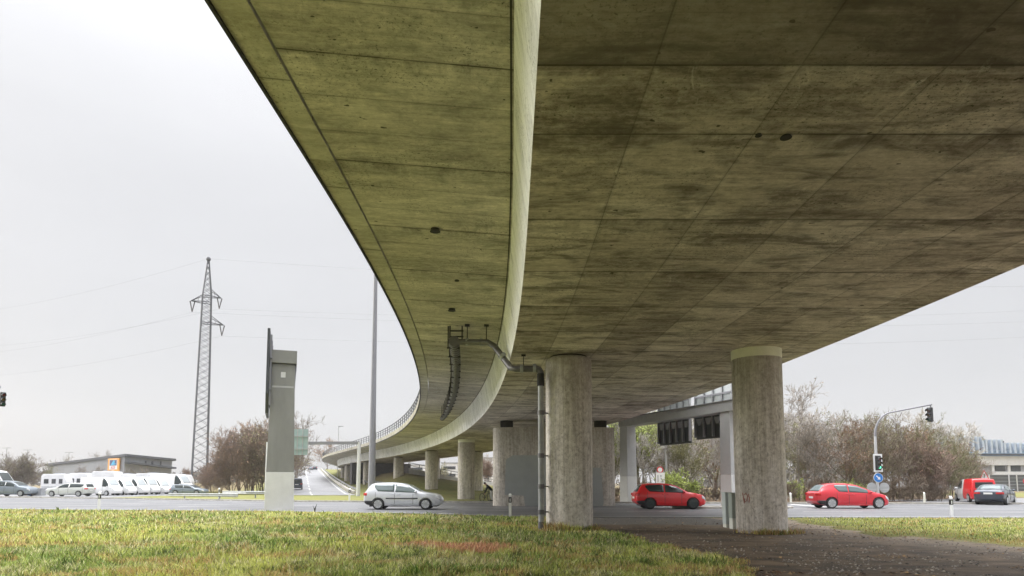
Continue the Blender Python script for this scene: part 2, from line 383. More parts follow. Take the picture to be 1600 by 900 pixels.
# ================================================================== OVERPASS
ys_ = np.arange(-45, 231, .5)
def slope(y):
    if y < 9.5: return 0.
    if y < 104: return -(y-9.5)/210.5
    if y < 130: return -.449
    return -.449 + (y-130)/45*.26 if y < 175 else -.189
sl = np.array([slope(y) for y in ys_]); xp = np.zeros_like(ys_); i0 = int(np.argmin(np.abs(ys_-0)))
cs = np.concatenate([[0], np.cumsum((sl[1:]+sl[:-1])/2*.5)]); xp = .25 + cs - cs[i0]
arc = np.concatenate([[0], np.cumsum(np.hypot(np.diff(xp), np.diff(ys_)))]); arc -= arc[i0]
def path(y): return float(np.interp(y, ys_, xp)), float(np.interp(y, ys_, sl)), float(np.interp(y, ys_, arc))
def bp(y, o, z):
    x, s_, a = path(y); L = math.hypot(1, s_); return Vector((x + o / L, y - o * s_ / L, z))
def sweep(name, prof, ylist, m, parent, closed=True, smooth=False, z0=0):
    """sweep a cross-section [(offset, z)] along the deck; UV = (offset along section, arc length), in metres"""
    n = len(prof); vs = []; P = prof + ([prof[0]] if closed else [])
    # duplicate corners so that UVs and normals stay clean
    segs = [(P[i], P[i+1]) for i in range(len(P)-1)]
    fs = []; uvs = []
    for (p, q) in segs:
        L = math.dist(p, q); k = max(1, int(L / 1.5)); u0 = p[0] if abs(q[0]-p[0]) > abs(q[1]-p[1]) else p[1]; u1 = q[0] if abs(q[0]-p[0]) > abs(q[1]-p[1]) else q[1]
        base = len(vs)
        for y in ylist:
            for j in range(k+1):
                t = j/k; vs.append(bp(y, p[0]+(q[0]-p[0])*t, p[1]+(q[1]-p[1])*t))
        for i in range(len(ylist)-1):
            for j in range(k):
                a = base+i*(k+1)+j; f = (a, a+1, a+k+2, a+k+1); fs.append(f)
                ua = u0+(u1-u0)*j/k; ub = u0+(u1-u0)*(j+1)/k; va = path(ylist[i])[2]; vb = path(ylist[i+1])[2]
                uvs += [(ua, va), (ub, va), (ub, vb), (ua, vb)]
    me = bpy.data.meshes.new(name); me.from_pydata(vs, [], fs)
    uv = me.uv_layers.new(name='UVMap'); uv.data.foreach_set('uv', np.array(uvs).ravel())
    me.materials.append(m)
    bm = bmesh.new(); bm.from_mesh(me); bmesh.ops.remove_doubles(bm, verts=bm.verts, dist=.0005); bmesh.ops.recalc_face_normals(bm, faces=bm.faces); bm.to_mesh(me); bm.free()
    o = bpy.data.objects.new(name, me); COL.objects.link(o); o.parent = parent; return o

def deck_mat(name, cols, kind):
    """board-marked weathered concrete; cols = dark, mid, light"""
    s = NT(name)
    uv = s.n('ShaderNodeUVMap').outputs[0]; sp = s.n('ShaderNodeSeparateXYZ'); s.l(uv, sp.inputs[0]); U, V = sp.outputs[0], sp.outputs[1]
    def sc(a, b, loc=(0, 0, 0)): return s.coord('UV', (a, b, 1), loc)
    big = s.noise(sc(.22, .30), 1, 4, .55); mid = s.noise(sc(.33, 1.1, (3, 7, 0)), 1, 6, .62, .6); streak = s.noise(sc(.55, 9), 1, 5, .62); fine = s.noise(sc(3.5, 30), 1, 3, .6)
    blot = s.noise(sc(.8, 1.6, (9, 2, 0)), 1.2, 7, .68, .8); pore = s.noise(sc(19, 19), 1, 5, .8); gate = s.noise(sc(.5, .7, (5, 5, 0)), 1, 5, .65)
    v = s.m_('ADD', s.m_('MULTIPLY', big, .35), s.m_('MULTIPLY', mid, .50))
    v = s.m_('ADD', v, s.m_('MULTIPLY', streak, .22)); v = s.m_('ADD', v, s.m_('MULTIPLY', fine, .07))
    mot = s.noise(sc(7, 9, (1, 3, 0)), 1, 6, .8); v = s.m_('ADD', v, s.m_('MULTIPLY', mot, .50)); mot2 = s.noise(sc(1.6, 3.0, (8, 3, 0)), 1, 6, .7, .5); v = s.m_('ADD', v, s.m_('MULTIPLY', mot2, .26))
    v = s.m_('DIVIDE', v, 1.90)
    # per-panel tone
    if kind == 'main':
        pu = s.m_('FLOOR', s.m_('DIVIDE', s.m_('SUBTRACT', U, 1.15), 1.45)); pv = s.m_('FLOOR', s.m_('DIVIDE', s.m_('SUBTRACT', V, 7.22), 2.45))
    else:
        V = s.m_('ADD', V, s.m_('MULTIPLY', U, -.095)); pu = s.m_('FLOOR', s.m_('MULTIPLY', U, 0.0)); pv = s.m_('FLOOR', s.m_('DIVIDE', s.m_('SUBTRACT', V, 8.13), .955))
    cx = s.n('ShaderNodeCombineXYZ'); s.l(pu, cx.inputs[0]); s.l(pv, cx.inputs[1]); wn = s.n('ShaderNodeTexWhiteNoise'); s.l(cx.outputs[0], wn.inputs[0])
    v = s.m_('ADD', v, s.m_('MULTIPLY', s.m_('SUBTRACT', wn.outputs[0], .5), .09 if kind == 'main' else .05))
    c = s.n('ShaderNodeValToRGB'); e = c.color_ramp.elements; e[0].position = .39; e[0].color = (*cols[0], 1); e[1].position = .605; e[1].color = (*cols[2], 1)
    m = e.new(.492); m.color = (*cols[1], 1); s.l(v, c.inputs[0]); col = c.outputs[0]
    # dark damp stains
    st = s.ramp(s.m_('ADD', s.m_('MULTIPLY', blot, .6), s.m_('MULTIPLY', s.noise(sc(.45, 3.2, (2, 8, 0)), 1, 6, .7, .4), .4)), (.48, 0.), (.60, 1.))
    st = s.m_('MULTIPLY', st, .75 if kind == 'main' else .38); col = s.mix(st, col, mul(cols[0], .62))
    # leaks that spread out from the joints
    jp, jo = (2.45, 7.22) if kind == 'main' else (2.865, 8.13)
    jt = s.m_('FRACT', s.m_('DIVIDE', s.m_('SUBTRACT', V, jo), jp)); jw = s.m_('SUBTRACT', 1.0, s.m_('MULTIPLY', jt, jp / .55), clamp=True)
    leak = s.m_('MULTIPLY', jw, s.ramp(s.noise(sc(2.4, .5, (6, 1, 0)), 1, 5, .7), (.46, 0.), (.62, .75))); col = s.mix(leak, col, mul(cols[0], .75))
    lime = s.m_('MULTIPLY', s.ramp(s.noise(sc(3.2, 1.2, (2, 9, 0)), 1, 6, .75, .8), (.60, 0.), (.70, .5)), s.ramp(gate, (.4, .2), (.6, 1.))); col = s.mix(lime, col, mul(cols[2], 1.15))
    if kind == 'side': col = s.mix(s.m_('MULTIPLY', s.ramp(s.noise(sc(.9, 1.3, (7, 4, 0)), 1, 6, .75, .5), (.52, 0.), (.66, .6)), s.ramp(s.m_('MULTIPLY', U, -.25), (.0, 1.), (.8, .25))), col, (.13, .14, .10))
    # lichen speckle
    pg = s.m_('MULTIPLY', s.ramp(pore, (.55, 0.), (.61, 1.)), s.ramp(gate, (.44, .10), (.60, .85))); col = s.mix(pg, col, (.055, .06, .035))
    ph = s.ramp(s.noise(sc(5, 7), 1, 2, .5), (.715, 0.), (.735, .8)); col = s.mix(ph, col, (.03, .027, .02))
    jn = s.noise(sc(2.2, 2.2), 1, 4, .7)
    def line(val, period, off, wid, st_):
        t = s.m_('FRACT', s.m_('DIVIDE', s.m_('SUBTRACT', val, off - period/2), period)); d = s.m_('MULTIPLY', s.m_('ABSOLUTE', s.m_('SUBTRACT', t, .5)), period)
        d = s.m_('ADD', d, s.m_('MULTIPLY', s.m_('SUBTRACT', jn, .5), wid*.9))
        core = s.m_('LESS_THAN', d, wid); soft = s.m_('SUBTRACT', 1.0, s.m_('DIVIDE', d, wid*6), clamp=True)
        return s.m_('MULTIPLY', s.m_('MAXIMUM', core, s.m_('MULTIPLY', soft, s.m_('MULTIPLY', jn, .85))), st_)
    if kind == 'main':
        l1 = line(U, 1.45, 1.15, .008, .55); l2 = line(V, 2.45, 7.22, .014, .85)
        l3 = line(V, 500, 5.97, .014, .9); l4 = line(V, .49, 7.22, .004, .22); l5 = line(V, .1225, 7.22, .003, .2)
        ln = s.m_('MAXIMUM', s.m_('MAXIMUM', l1, l2), s.m_('MAXIMUM', l3, s.m_('MAXIMUM', l4, l5)))
        # the older, dirtier pour nearest the viewer
        old = s.m_('MULTIPLY', s.m_('LESS_THAN', V, 5.97), .62); col = s.mix(old, col, mul(cols[0], .62))
    elif kind == 'side':
        l1 = line(V, .955, 8.13, .007, .6); l2 = line(V, 2.865, 8.13, .013, .95); l3 = line(V, .12, 0, .003, .22)
        ln = s.m_('MAXIMUM', s.m_('MAXIMUM', l1, l2), l3)
    elif kind == 'web':
        # sloping board marks on the web
        W = s.m_('ADD', V, s.m_('MULTIPLY', U, .9)); l1 = line(W, .30, 0, .004, .38); l2 = line(V, 4.9, 7.2, .008, .5); ln = s.m_('MAXIMUM', l1, l2)
    else:
        l1 = line(V, 3.3, 8.75, .012, .85); ln = l1
    ln = s.m_('MULTIPLY', ln, s.ramp(s.noise(sc(1.1, 1.1, (4, 4, 0)), 1, 4, .6), (.32, .6), (.55, 1.)))
    col = s.mix(s.m_('MULTIPLY', ln, .95), col, (.05, .044, .034))
    s.bump(s.m_('SUBTRACT', s.m_('ADD', s.m_('MULTIPLY', streak, .5), s.m_('MULTIPLY', pore, .4)), s.m_('MULTIPLY', ln, 1.2)), .35, .012)
    return s.fin(col, .88, spec=.25)
M_SOF = deck_mat('soffit_concrete', ((.21, .175, .145), (.58, .52, .45), (.90, .84, .76)), 'main')
M_CAN = deck_mat('cantilever_concrete', ((.24, .22, .18), (.51, .47, .395), (.82, .765, .66)), 'side')
M_WEB = deck_mat('web_concrete', ((.62, .62, .60), (.84, .84, .83), (.90, .90, .90)), 'web')
M_EDG = deck_mat('edge_concrete', ((.32, .29, .22), (.50, .47, .385), (.68, .65, .56)), 'edge')
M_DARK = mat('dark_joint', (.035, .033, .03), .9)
YL = list(np.arange(-40, 4, 4.0)) + list(np.arange(4, 120, 1.0)) + list(np.arange(120, 226, 2.0))
ov = empty('overpass', (0, 0, 0)); tag(ov, 'curving concrete road overpass on round pillars, its underside filling the top of the view', 'overpass')
ZS, ZC, ZT = 5.6, 7.0, 7.45
WG = 9.4
# box girder: soffit and two sloping webs
sweep('girder_soffit', [(0, ZS), (WG, ZS), (WG, ZS+.02), (0, ZS+.02)], YL, M_SOF, ov)
sweep('girder_web', [(-.003, ZS+.003), (-.225, ZC-.003), (.1, ZC-.003), (.3, ZS+.024)], YL, M_WEB, ov)
sweep('girder_web', [(WG+.003, ZS+.003), (WG+.225, ZC-.003), (WG-.1, ZC-.003), (WG-.3, ZS+.024)], YL, M_WEB, ov)
sweep('deck_slab', [(-3.30, ZC+.10), (-.16, ZC), (WG+.16, ZC), (WG+2.6, ZC+.1), (WG+2.6, ZT), (-3.30, ZT)], YL, M_CAN, ov)
for sgn, o0 in ((-1, -3.325), (1, WG+2.625)):
    a, b = o0, o0 + sgn * .43
    eb = sweep('edge_beam', [(a, ZC+.07), (b, ZC+.09), (b+sgn*.04, ZC+.60), (b-sgn*.3, ZC+.62), (a, ZT+.02)], YL, M_EDG, ov)
    sweep('drip_edge', [(b+sgn*.003, ZC+.05), (b+sgn*.045, ZC+.05), (b+sgn*.06, ZC+.14), (b+sgn*.006, ZC+.14)], YL, M_DARK, ov)
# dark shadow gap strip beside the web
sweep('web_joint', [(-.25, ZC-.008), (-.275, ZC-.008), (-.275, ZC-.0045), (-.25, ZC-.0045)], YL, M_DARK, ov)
# road surface on the deck
sweep('deck_surfacing', [(-2.9, ZT+.01), (WG+2.2, ZT+.01), (WG+2.2, ZT+.06), (-2.9, ZT+.06)], YL[::2], M_ROAD, ov)
M_RAIL = mat('galvanised_steel', (.36, .37, .38), .45, .6, var=.15)
M_DRAIL = mat('dark_railing', (.10, .105, .11), .5, .3)
for o0 in (-3.62, WG+2.92):
    mb = MB(); YR = list(np.arange(20, 226, 1.5))
    for zz in (ZC+1.0, ZC+1.28, ZC+1.60): mb.tube([bp(y, o0, zz) for y in YR], .035 if zz < ZC+1.5 else .05, 6)
    y = 20.0
    while y < 224:
        mb.bar(bp(y, o0, ZC+.60), bp(y, o0, ZC+1.60), .07); y += 1.9
    mb.build('railing', M_DRAIL, ov)
# pillars
def col_mat(name, cols):
    s = NT(name); sv = s.noise(s.coord('Object', (9, 9, .45)), 1, 5, .65); b = s.noise(s.coord('Object', (1, 1, .5)), 1.1, 6, .65, .5); f = s.noise(s.coord('Object', (1, 1, .6)), 16, 4, .75)
    g_ = s.noise(s.coord('Object', (1, 1, .8)), 7, 6, .8)
    v = s.m_('ADD', s.m_('ADD', s.m_('MULTIPLY', sv, .32), s.m_('MULTIPLY', b, .26)), s.m_('MULTIPLY', g_, .42)); c = s.n('ShaderNodeValToRGB'); e = c.color_ramp.elements
    e[0].position = .39; e[0].color = (*cols[0], 1); e[1].position = .60; e[1].color = (*cols[2], 1); m = e.new(.5); m.color = (*cols[1], 1); s.l(v, c.inputs[0])
    col = s.mix(s.ramp(f, (.54, 0.), (.66, .6)), c.outputs[0], mul(cols[0], .6))
    # stains and deck shade painted into the colour, darker towards the pillar head
    gx = s.n('ShaderNodeSeparateXYZ'); s.l(s.n('ShaderNodeTexCoord').outputs['Object'], gx.inputs[0])
    stain_shade = s.ramp(s.m_('ADD', s.m_('MULTIPLY', gx.outputs[2], .16), s.m_('MULTIPLY', s.noise(s.coord('Object', (5, 5, .3)), 1, 4, .6), .35)), (.62, 0.), (1., .55)); col = s.mix(stain_shade, col, mul(cols[0], .75))
    gr = s.n('ShaderNodeTexWave', wave_type='RINGS'); 
    lin = s.ramp(s.noise(s.coord('Object', (28, 28, .15)), 1, 2, .5), (.34, .28), (.42, 0.)); col = s.mix(lin, col, mul(cols[0], .65))
    s.bump(s.m_('ADD', sv, s.m_('MULTIPLY', f, .4)), .5, .02); return s.fin(col, .9, spec=.2)
M_COL = col_mat('pillar_concrete', ((.30, .27, .235), (.62, .575, .52), (.84, .80, .75)))
M_PIER = col_mat('pier_concrete', ((.27, .245, .21), (.54, .50, .44), (.74, .70, .64)))
M_CAP = mat('cap_paint', (.72, .72, .60), .7, var=.08, bump=.2)
def pillar(x, y, r, ztop, cap, rz=0):
    mb = MB(); n = 48; gz = -.6
    mb.tube([(0, 0, gz), (0, 0, .0), (0, 0, ztop*.5), (0, 0, ztop)], r, n)
    o = mb.build('pillar', M_COL, ov, 50, fixn=True); o.location = (x, y, 0)
    if cap == 'pale':
        c = MB(); c.tube([(0, 0, ztop), (0, 0, ZS-.004)], r*1.01, n); c = c.build('pillar_cap', M_CAP, o, 50)
    else:
        c = MB(); c.tube([(0, 0, ztop), (0, 0, ztop+.10), (0, 0, ztop+.17)], [r, r*.99, r*.86], n); c.build('pillar_cap', M_COL, o, 50)
        c = MB(); c.tube([(0, 0, ztop+.17), (0, 0, ZS-.004)], r*.80, 32); c.build('bearing', M_DARK, o, 50)
    return o
p1 = PIL1 = at(889.5, 755, 20.6); pillar(p1.x, 20.6, .745, 5.38, 'round')
p2 = PIL2 = at(1188, 755, 19.6); o2 = pillar(p2.x, 19.6, .735, 5.31, 'pale')
for (y, cap) in ((60, 'pale'), (80, 'r'), (100, 'r'), (122, 'r'), (144, 'r'), (165, 'r')):
    for o in (1.55, 7.4):
        q = bp(y, o, 0); pillar(q.x, q.y, .80, 5.38 if cap != 'pale' else 5.31, 'pale' if (cap == 'pale' and o < 2) else 'round')
# pier wall with rounded ends and painted panels
pw = MB(); xA, xB, yP, rP = -1.25, 6.75, 42.2, .75
poly = [(xA+rP+math.cos(a)*rP, math.sin(a)*rP) for a in np.linspace(math.pi/2, math.pi*1.5, 15)] + [(xB-rP+math.cos(a)*rP, math.sin(a)*rP) for a in np.linspace(-math.pi/2, math.pi/2, 15)]
pw.prism(poly, 'z', -.3, 5.12); pier = pw.build('pier_wall', M_PIER, ov, 50); pier.location = (0, yP, 0)
for xx in (xA+.9, xA+3.9, xB-.9): q = MB(); q.tube([(xx, 0, 5.123), (xx, 0, ZS-.004)], .42, 20); q.build('bearing', M_DARK, pier, 50)
M_GPAINT = mat('grey_cover_paint', (.36, .38, .365), .8, var=.06, scale=1.5)
th = rP + .006
q = MB(); q.add([(x, -th, z) for x, z in ((xA+.78, .75), (xA+.85, 3.0), (xA+1.3, 3.3), (xA+5.2, 3.3), (xA+5.2, -.1), (xA+2.1, -.1), (xA+2.0, .7))], [tuple(range(7))]); po = q.build('painted_patch', M_GPAINT, pier); solidify(po, .004); q = MB()
q.add([(x, -th, z) for x, z in ((xB-2.5, -.1), (xB-2.5, 2.5), (xB-1.0, 2.5), (xB-.85, .2), (xB-1, -.1))], [tuple(range(5))])
po = q.build('painted_patch', M_GPAINT, pier); solidify(po, .004)
# faded red graffiti mark on the big right pillar
q = MB()
def gp(a, z_): return (math.cos(R(a))*.739, math.sin(R(a))*.739, z_)
for ln in ([(-154, 1.22), (-152, 1.02), (-150, .90)], [(-149, 1.16), (-145, 1.20), (-141, 1.12), (-143, .98), (-148, .94), (-150, 1.05)], [(-139, 1.18), (-136, 1.05), (-138, .93)]): q.tube([gp(*k) for k in ln], .014, 5)
q.build('graffiti_mark', mat('faded_red_spray', (.42, .20, .17), .9), o2)
# drain outlets in the soffits
M_PVC = mat('grey_pipe', (.33, .34, .35), .45, .0, var=.18, scale=4, dirt=.3)
M_PIPE = mat('dark_steel_pipe', (.13, .125, .13), .5, .3, var=.3, scale=4)
for (u, v, h, r) in ((680, 358, ZC+.05, .10), (714, 438, ZC+.04, .06), (706, 483, ZC+.04, .11), (1228, 213, ZS, .06), (1185, 210, ZS, .035)):
    yd = (h - 1.5) / ((755 - v) / 1000.); yd = max(y for y in [yd]);
    P = at(u, v, yd); k = (h-1.5)/(P.z-1.5); P = Vector((P.x*k, P.y*k, h))
    q = MB(); q.tube([P + Vector((0, 0, -.05 if r > .06 else -.015)), P + Vector((0, 0, .01))], [r*.9, r], 14); q.tube([P+Vector((0, 0, -.06 if r > .06 else -.02)), P+Vector((0, 0, -.051 if r > .06 else -.016))], r*1.15, 14); q.build('drain_outlet', M_DARK, ov)
# drainage pipework
dp = empty('drain_pipe', (0, 0, 0)); tag(dp, 'grey drainage pipe running under the overpass and down beside the front pillar', 'drainpipe')
vx, vy = X(845.5, 20.2), 20.2
q = MB(); q.tube([(vx, vy, -.15), (vx, vy, Z(603, 20.2))], .088, 16); down = q.build('downpipe', M_PVC, dp, 50)
q = MB()
for v in (645, 712, 760, 800):
    q = MB(); q.tube([(vx, vy, Z(v, vy)-.07), (vx, vy, Z(v, vy)+.07)], .108, 16); q.bar((vx, vy, Z(v, vy)), (vx+.42, vy+.25, Z(v, vy)), .04); q.build('pipe_clamp', M_PIPE, down, 50)
q = MB(); q.tube([(vx, vy, .0), (vx, vy, .3)], .105, 16); q.build('pipe_foot', M_PIPE, down, 50)
q = MB(); q.tube([(vx, vy, Z(603, 20.2)), (vx, vy, Z(584, 20.2))], .115, 16); q.build('rubber_sleeve', M_DARK, dp, 50)
zt = 5.14
pts = [(vx, vy, Z(584, 20.2)), (vx, vy, zt-.12), (vx-.05, vy, zt-.03), (vx-.14, vy, zt), (X(806, 20.2), vy, zt+.0), (X(798, 20.4), 20.4, zt+.06), (X(772, 21.7), 21.7, Z(541, 21.7)), (X(762, 21.9), 21.9, Z(535, 21.9)), (X(712, 22.0), 22.0, Z(534, 22.))]
q = MB(); q.tube(pts, .105, 14); q.build('connecting_pipe', M_PIPE, dp, 50)
for (u, v, yy_) in ((835, 575, 20.2), (815, 576, 20.2), (785, 556, 20.9), (730, 534, 22), (752, 534.5, 22)):
    q = MB(); P = at(u, v, yy_); q.tube([P+Vector((-.05, 0, 0)), P+Vector((.05, 0, 0))] if u != 785 else [P+Vector((-.04, 0, .04)), P+Vector((.04, 0, -.04))], .135, 14)
    q.build('pipe_collar', M_PVC, dp, 50)
q = MB(); YP = [22.0+1.0*i for i in range(28)]; op = -1.9; zp = Z(534, 22.)
yr = []; rr = []; y = 22.0
while y < 49: yr += [y, y+.09, y+.12, y+.25, y+.28]; rr += [.19, .19, .145, .145, .19]; y += .37
q.tube([bp(y, op, zp) for y in yr], rr, 14)
rn = q.build('lengthwise_pipe', M_PIPE, dp, 30)
y = 22.5
while y < 48:
    q = MB(); q.bar(bp(y, op-.22, zp-.16), bp(y, op-.22, ZC+.06), .04); q.bar(bp(y, op-.26, zp-.14), bp(y, op+.2, zp-.14), .05); q.build('pipe_hanger', M_DARK, rn); y += 1.6
q = MB()
for u in (730, 760): 
    P = at(u, 534, 22); q.bar(P, (P.x, 22, ZC+.03), .03); q.box((P.x, 22, ZC-.0), (.16, .16, .06)); q.build('hanger_bracket', M_DARK, dp); q = MB()
for du in (703, 722):
    P = at(du, 530, 22.2); q.bar(P, (P.x, 22.2, ZC+.03), .045)
a = at(703, 517, 22.2); b = at(724, 517, 22.2); q.bar((a.x, 22.2, a.z), (b.x, 22.2, b.z), .05); a = at(703, 526, 22.2); b = at(724, 526, 22.2); q.bar((a.x, 22.2, a.z), (b.x, 22.2, b.z), .05)
q.build('hanger_frame', M_DARK, dp); q = MB(); P = at(818, 574, 20.2); q.bar(P, (P.x, 20.2, ZS), .025); q.box((P.x, 20.2, ZS-.03), (.14, .14, .04))
q.build('hanger_bracket', M_DARK, dp)
# ================================================================== VEHICLES
M_TYRE = mat('tyre_rubber', (.028, .028, .029), .85, var=.2)
M_RIM = mat('wheel_rim', (.50, .51, .52), .35, .6, var=.08)
M_DRIM = mat('black_wheel_rim', (.05, .06, .06), .35, .4, var=.1)
M_TRIM = mat('black_trim', (.03, .03, .032), .6, var=.1)
M_CHR = mat('light_lens', (.62, .63, .64), .15, .2, var=.05)
M_TAIL = mat('tail_lens', (.50, .02, .02), .2, var=.1)
M_AMB = mat('amber_lens', (.7, .25, .03), .25, var=.05)
M_PLATE = mat('number_plate', (.72, .72, .70), .5, var=.03)
s = NT('tinted_glass'); M_GLASS = s.fin((.025, .035, .035), .06, spec=.7)
s = NT('sky_painted_glass'); M_GLASSW = s.fin((.34, .37, .38), .1, spec=.9)  # pale base colour stands in for sky reflected in the camper windscreens
s = NT('pale_glass'); M_GLASSP = s.fin((.10, .135, .135), .08, spec=.9)
def paint(name, c, metal=.0): return mat(name, c, .32, metal, var=.05, scale=1.2, coat=.8)
PR = {
 # rear-to-front roofline (x/L, z/H); belt line z/H; window ends; windscreen x range
 'hatch': dict(top=[(0, .50), (.004, .60), (.02, .655), (.075, .90), (.11, .965), (.20, .995), (.36, 1.0), (.50, .965), (.58, .90), (.655, .785), (.725, .675), (.80, .635), (.90, .585), (.955, .53), (.985, .45), (1, .36)],
               bot=[(0, .30), (.03, .2), (.1, .15), (.9, .13), (.97, .17), (1, .24)], belt=[(0, .66), (.2, .665), (.7, .605), (1, .55)], win=(.135, .40, .665), ws=(.555, .715), rw=(.022, .092), wheels=(.19, .795)),
 'sport': dict(top=[(0, .46), (.004, .60), (.03, .665), (.06, .76), (.11, .90), (.17, .965), (.28, 1.0), (.42, .995), (.55, .94), (.66, .81), (.76, .675), (.84, .61), (.93, .54), (.98, .44), (1, .34)],
               bot=[(0, .28), (.03, .18), (.1, .13), (.9, .12), (.97, .15), (1, .22)], belt=[(0, .70), (.2, .67), (.7, .60), (1, .54)], win=(.24, .42, .68), ws=(.57, .755), rw=(.035, .14), wheels=(.185, .82)),
 'sedan': dict(top=[(0, .50), (.004, .62), (.02, .70), (.13, .735), (.17, .76), (.27, .94), (.34, .99), (.45, 1.0), (.55, .96), (.69, .72), (.80, .675), (.92, .62), (.98, .52), (1, .40)],
               bot=[(0, .28), (.03, .2), (.1, .15), (.9, .14), (.97, .17), (1, .24)], belt=[(0, .68), (.3, .68), (.7, .64), (1, .58)], win=(.22, .44, .67), ws=(.56, .685), rw=(.175, .275), wheels=(.20, .81)),
 'estate': dict(top=[(0, .50), (.004, .62), (.02, .68), (.05, .88), (.09, .965), (.20, .995), (.42, 1.0), (.54, .96), (.64, .81), (.72, .68), (.82, .625), (.93, .56), (.98, .47), (1, .36)],
               bot=[(0, .28), (.03, .2), (.1, .15), (.9, .13), (.97, .17), (1, .24)], belt=[(0, .66), (.3, .66), (.7, .61), (1, .55)], win=(.07, .42, .665), ws=(.555, .71), rw=(.022, .062), wheels=(.18, .80)),
 'smallvan': dict(top=[(0, .45), (.003, .60), (.01, .80), (.02, .94), (.05, .985), (.20, 1.0), (.50, .99), (.58, .95), (.68, .78), (.76, .60), (.86, .54), (.95, .46), (1, .32)],
               bot=[(0, .22), (.03, .16), (.1, .13), (.9, .12), (.97, .15), (1, .2)], belt=[(0, .58), (.3, .58), (.7, .55), (1, .45)], win=(.48, .49, .695), ws=(.59, .75), rw=(.006, .016), wheels=(.17, .82)),
 'camper': dict(top=[(0, .40), (.004, .80), (.01, .96), (.04, .99), (.30, 1.0), (.66, .99), (.73, .96), (.785, .84), (.86, .62), (.90, .50), (.96, .44), (1, .28)],
               bot=[(0, .16), (.03, .13), (.1, .11), (.9, .10), (.97, .12), (1, .15)], belt=[(0, .50), (.3, .50), (.8, .47), (1, .38)], win=(.66, .67, .85), ws=(.755, .885), rw=(.006, .012), wheels=(.2, .82)),
}
def vehicle(kind, L, H, W, pm, label, cat, loc, rz, name='parked_car', rim=None, wr=.31, glass=None, lower=None, detail=2, group=None, moulding=False, rear_mat=None, ws=None):
    P = PR[kind]; rim = rim or M_RIM; glass = glass or M_GLASS
    root = empty(name, loc, rz); tag(root, label, cat, group)
    T_ = lambda x: float(np.interp(x/L, *zip(*P['top'])))*H
    B_ = lambda x: float(np.interp(x/L, *zip(*P['bot'])))*H
    Z_ = lambda x: float(np.interp(x/L, *zip(*P['belt'])))*H
    plan = [(0, .80), (.012, .88), (.05, .95), (.15, .99), (.3, 1), (.75, 1), (.88, .96), (.95, .86), (.985, .70), (1, .55)]
    if kind in ('smallvan', 'camper'): plan = [(0, .93), (.012, .965), (.05, .99), (.15, 1), (.75, 1), (.88, .96), (.95, .88), (.985, .75), (1, .6)]
    tum = .12 if kind in ('smallvan', 'camper') else .21
    def sec(x):
        w_ = float(np.interp(x/L, *zip(*plan)))*W/2; T = T_(x); B = B_(x); zb = min(Z_(x), T-.05)
        k = max(0., (T-Z_(x))/(H-Z_(x))); wt = w_*(.965-tum*k); r = .05+.05*k; h = zb-B
        side = [(w_*.90, B), (w_*.965, B+.12*h), (w_*.985, B+.30*h), (w_, B+.55*h), (w_*.995, B+.78*h), (w_*.965, zb), (wt+(w_*.965-wt)*.5, zb+(T-r-zb)*.5 if T-r > zb else zb+.004), (wt, max(T-r, zb+.008))]
        top = [(wt-.03, T-r*.35 if T-r*.35 > zb+.012 else zb+.014), (wt-.10, T-.006), (wt*.5, T+.012), (0, T+.018)]
        return side, top
    def wy(x, z):
        sd, _ = sec(x); return float(np.interp(z, [p[1] for p in sd], [p[0] for p in sd]))
    xsn = sorted(set(list(np.linspace(0, 1, 44)) + [.004, .012, .985, .993, .97]))
    body = MB(); n = None; prev = None
    for u in xsn:
        x = u*L; sd, tp = sec(x); half = [(0, B_(x))] + sd + tp
        ring = half + [(-a, b) for a, b in half[-2:0:-1]]; n = len(ring); b0 = len(body.v)
        xx = x - L/2; body.v += [(xx, a, b) for a, b in ring]
        if prev is not None:
            for k in range(n): body.f.append((prev+k, prev+(k+1) % n, b0+(k+1) % n, b0+k)); body.mi.append(1 if (rear_mat and u < .42) else 0)
        prev = b0
    body.f.append(tuple(range(n))); body.f.append(tuple(prev+k for k in range(n))[::-1]); body.mi += [1 if rear_mat else 0, 0]
    bo = body.build('body', [pm, rear_mat] if rear_mat else pm, root, 42)
    wx = [(f-.5)*L for f in P['wheels']]
    if detail >= 1:
        # cut the wheel arches
        cut = MB()
        for x in wx:
            for sg in (-1, 1): cut.tube([(x, sg*(W/2-.30), wr), (x, sg*(W/2+.2), wr)], wr*1.17, 28)
        co_ = cut.build('cutter', M_TRIM); m = bo.modifiers.new('b', 'BOOLEAN'); m.operation = 'DIFFERENCE'; m.object = co_; m.solver = 'EXACT'
        co_.parent = root; bpy.context.view_layer.update()
        me = bpy.data.meshes.new_from_object(bo.evaluated_get(bpy.context.evaluated_depsgraph_get())); bo.modifiers.clear(); bo.data = me
        bpy.data.objects.remove(co_)
    def patch(x0, x1, zl, zh, eps, mtl, nm, parent=None, both=True, nxs=10, nz=4):
        for sg in ((1, -1) if both else (both,)):
            q = MB(); vs = []; 
            cols = []
            for i in range(nxs+1):
                x = x0+(x1-x0)*i/nxs; a, b = zl(x), zh(x)
                if b-a < .012: b = a+.012
                cols.append((x, a, b))
            for x, a, b in cols:
                for j in range(nz+1):
                    z_ = a+(b-a)*j/nz; vs.append((x-L/2, sg*(wy(x, z_)+eps), z_))
            q.add(vs, [(i*(nz+1)+j, i*(nz+1)+j+1, (i+1)*(nz+1)+j+1, (i+1)*(nz+1)+j) for i in range(nxs) for j in range(nz)])
            o = q.build(nm, mtl, parent or root, True, fixn=False); md = solidify(o, .012, 0)
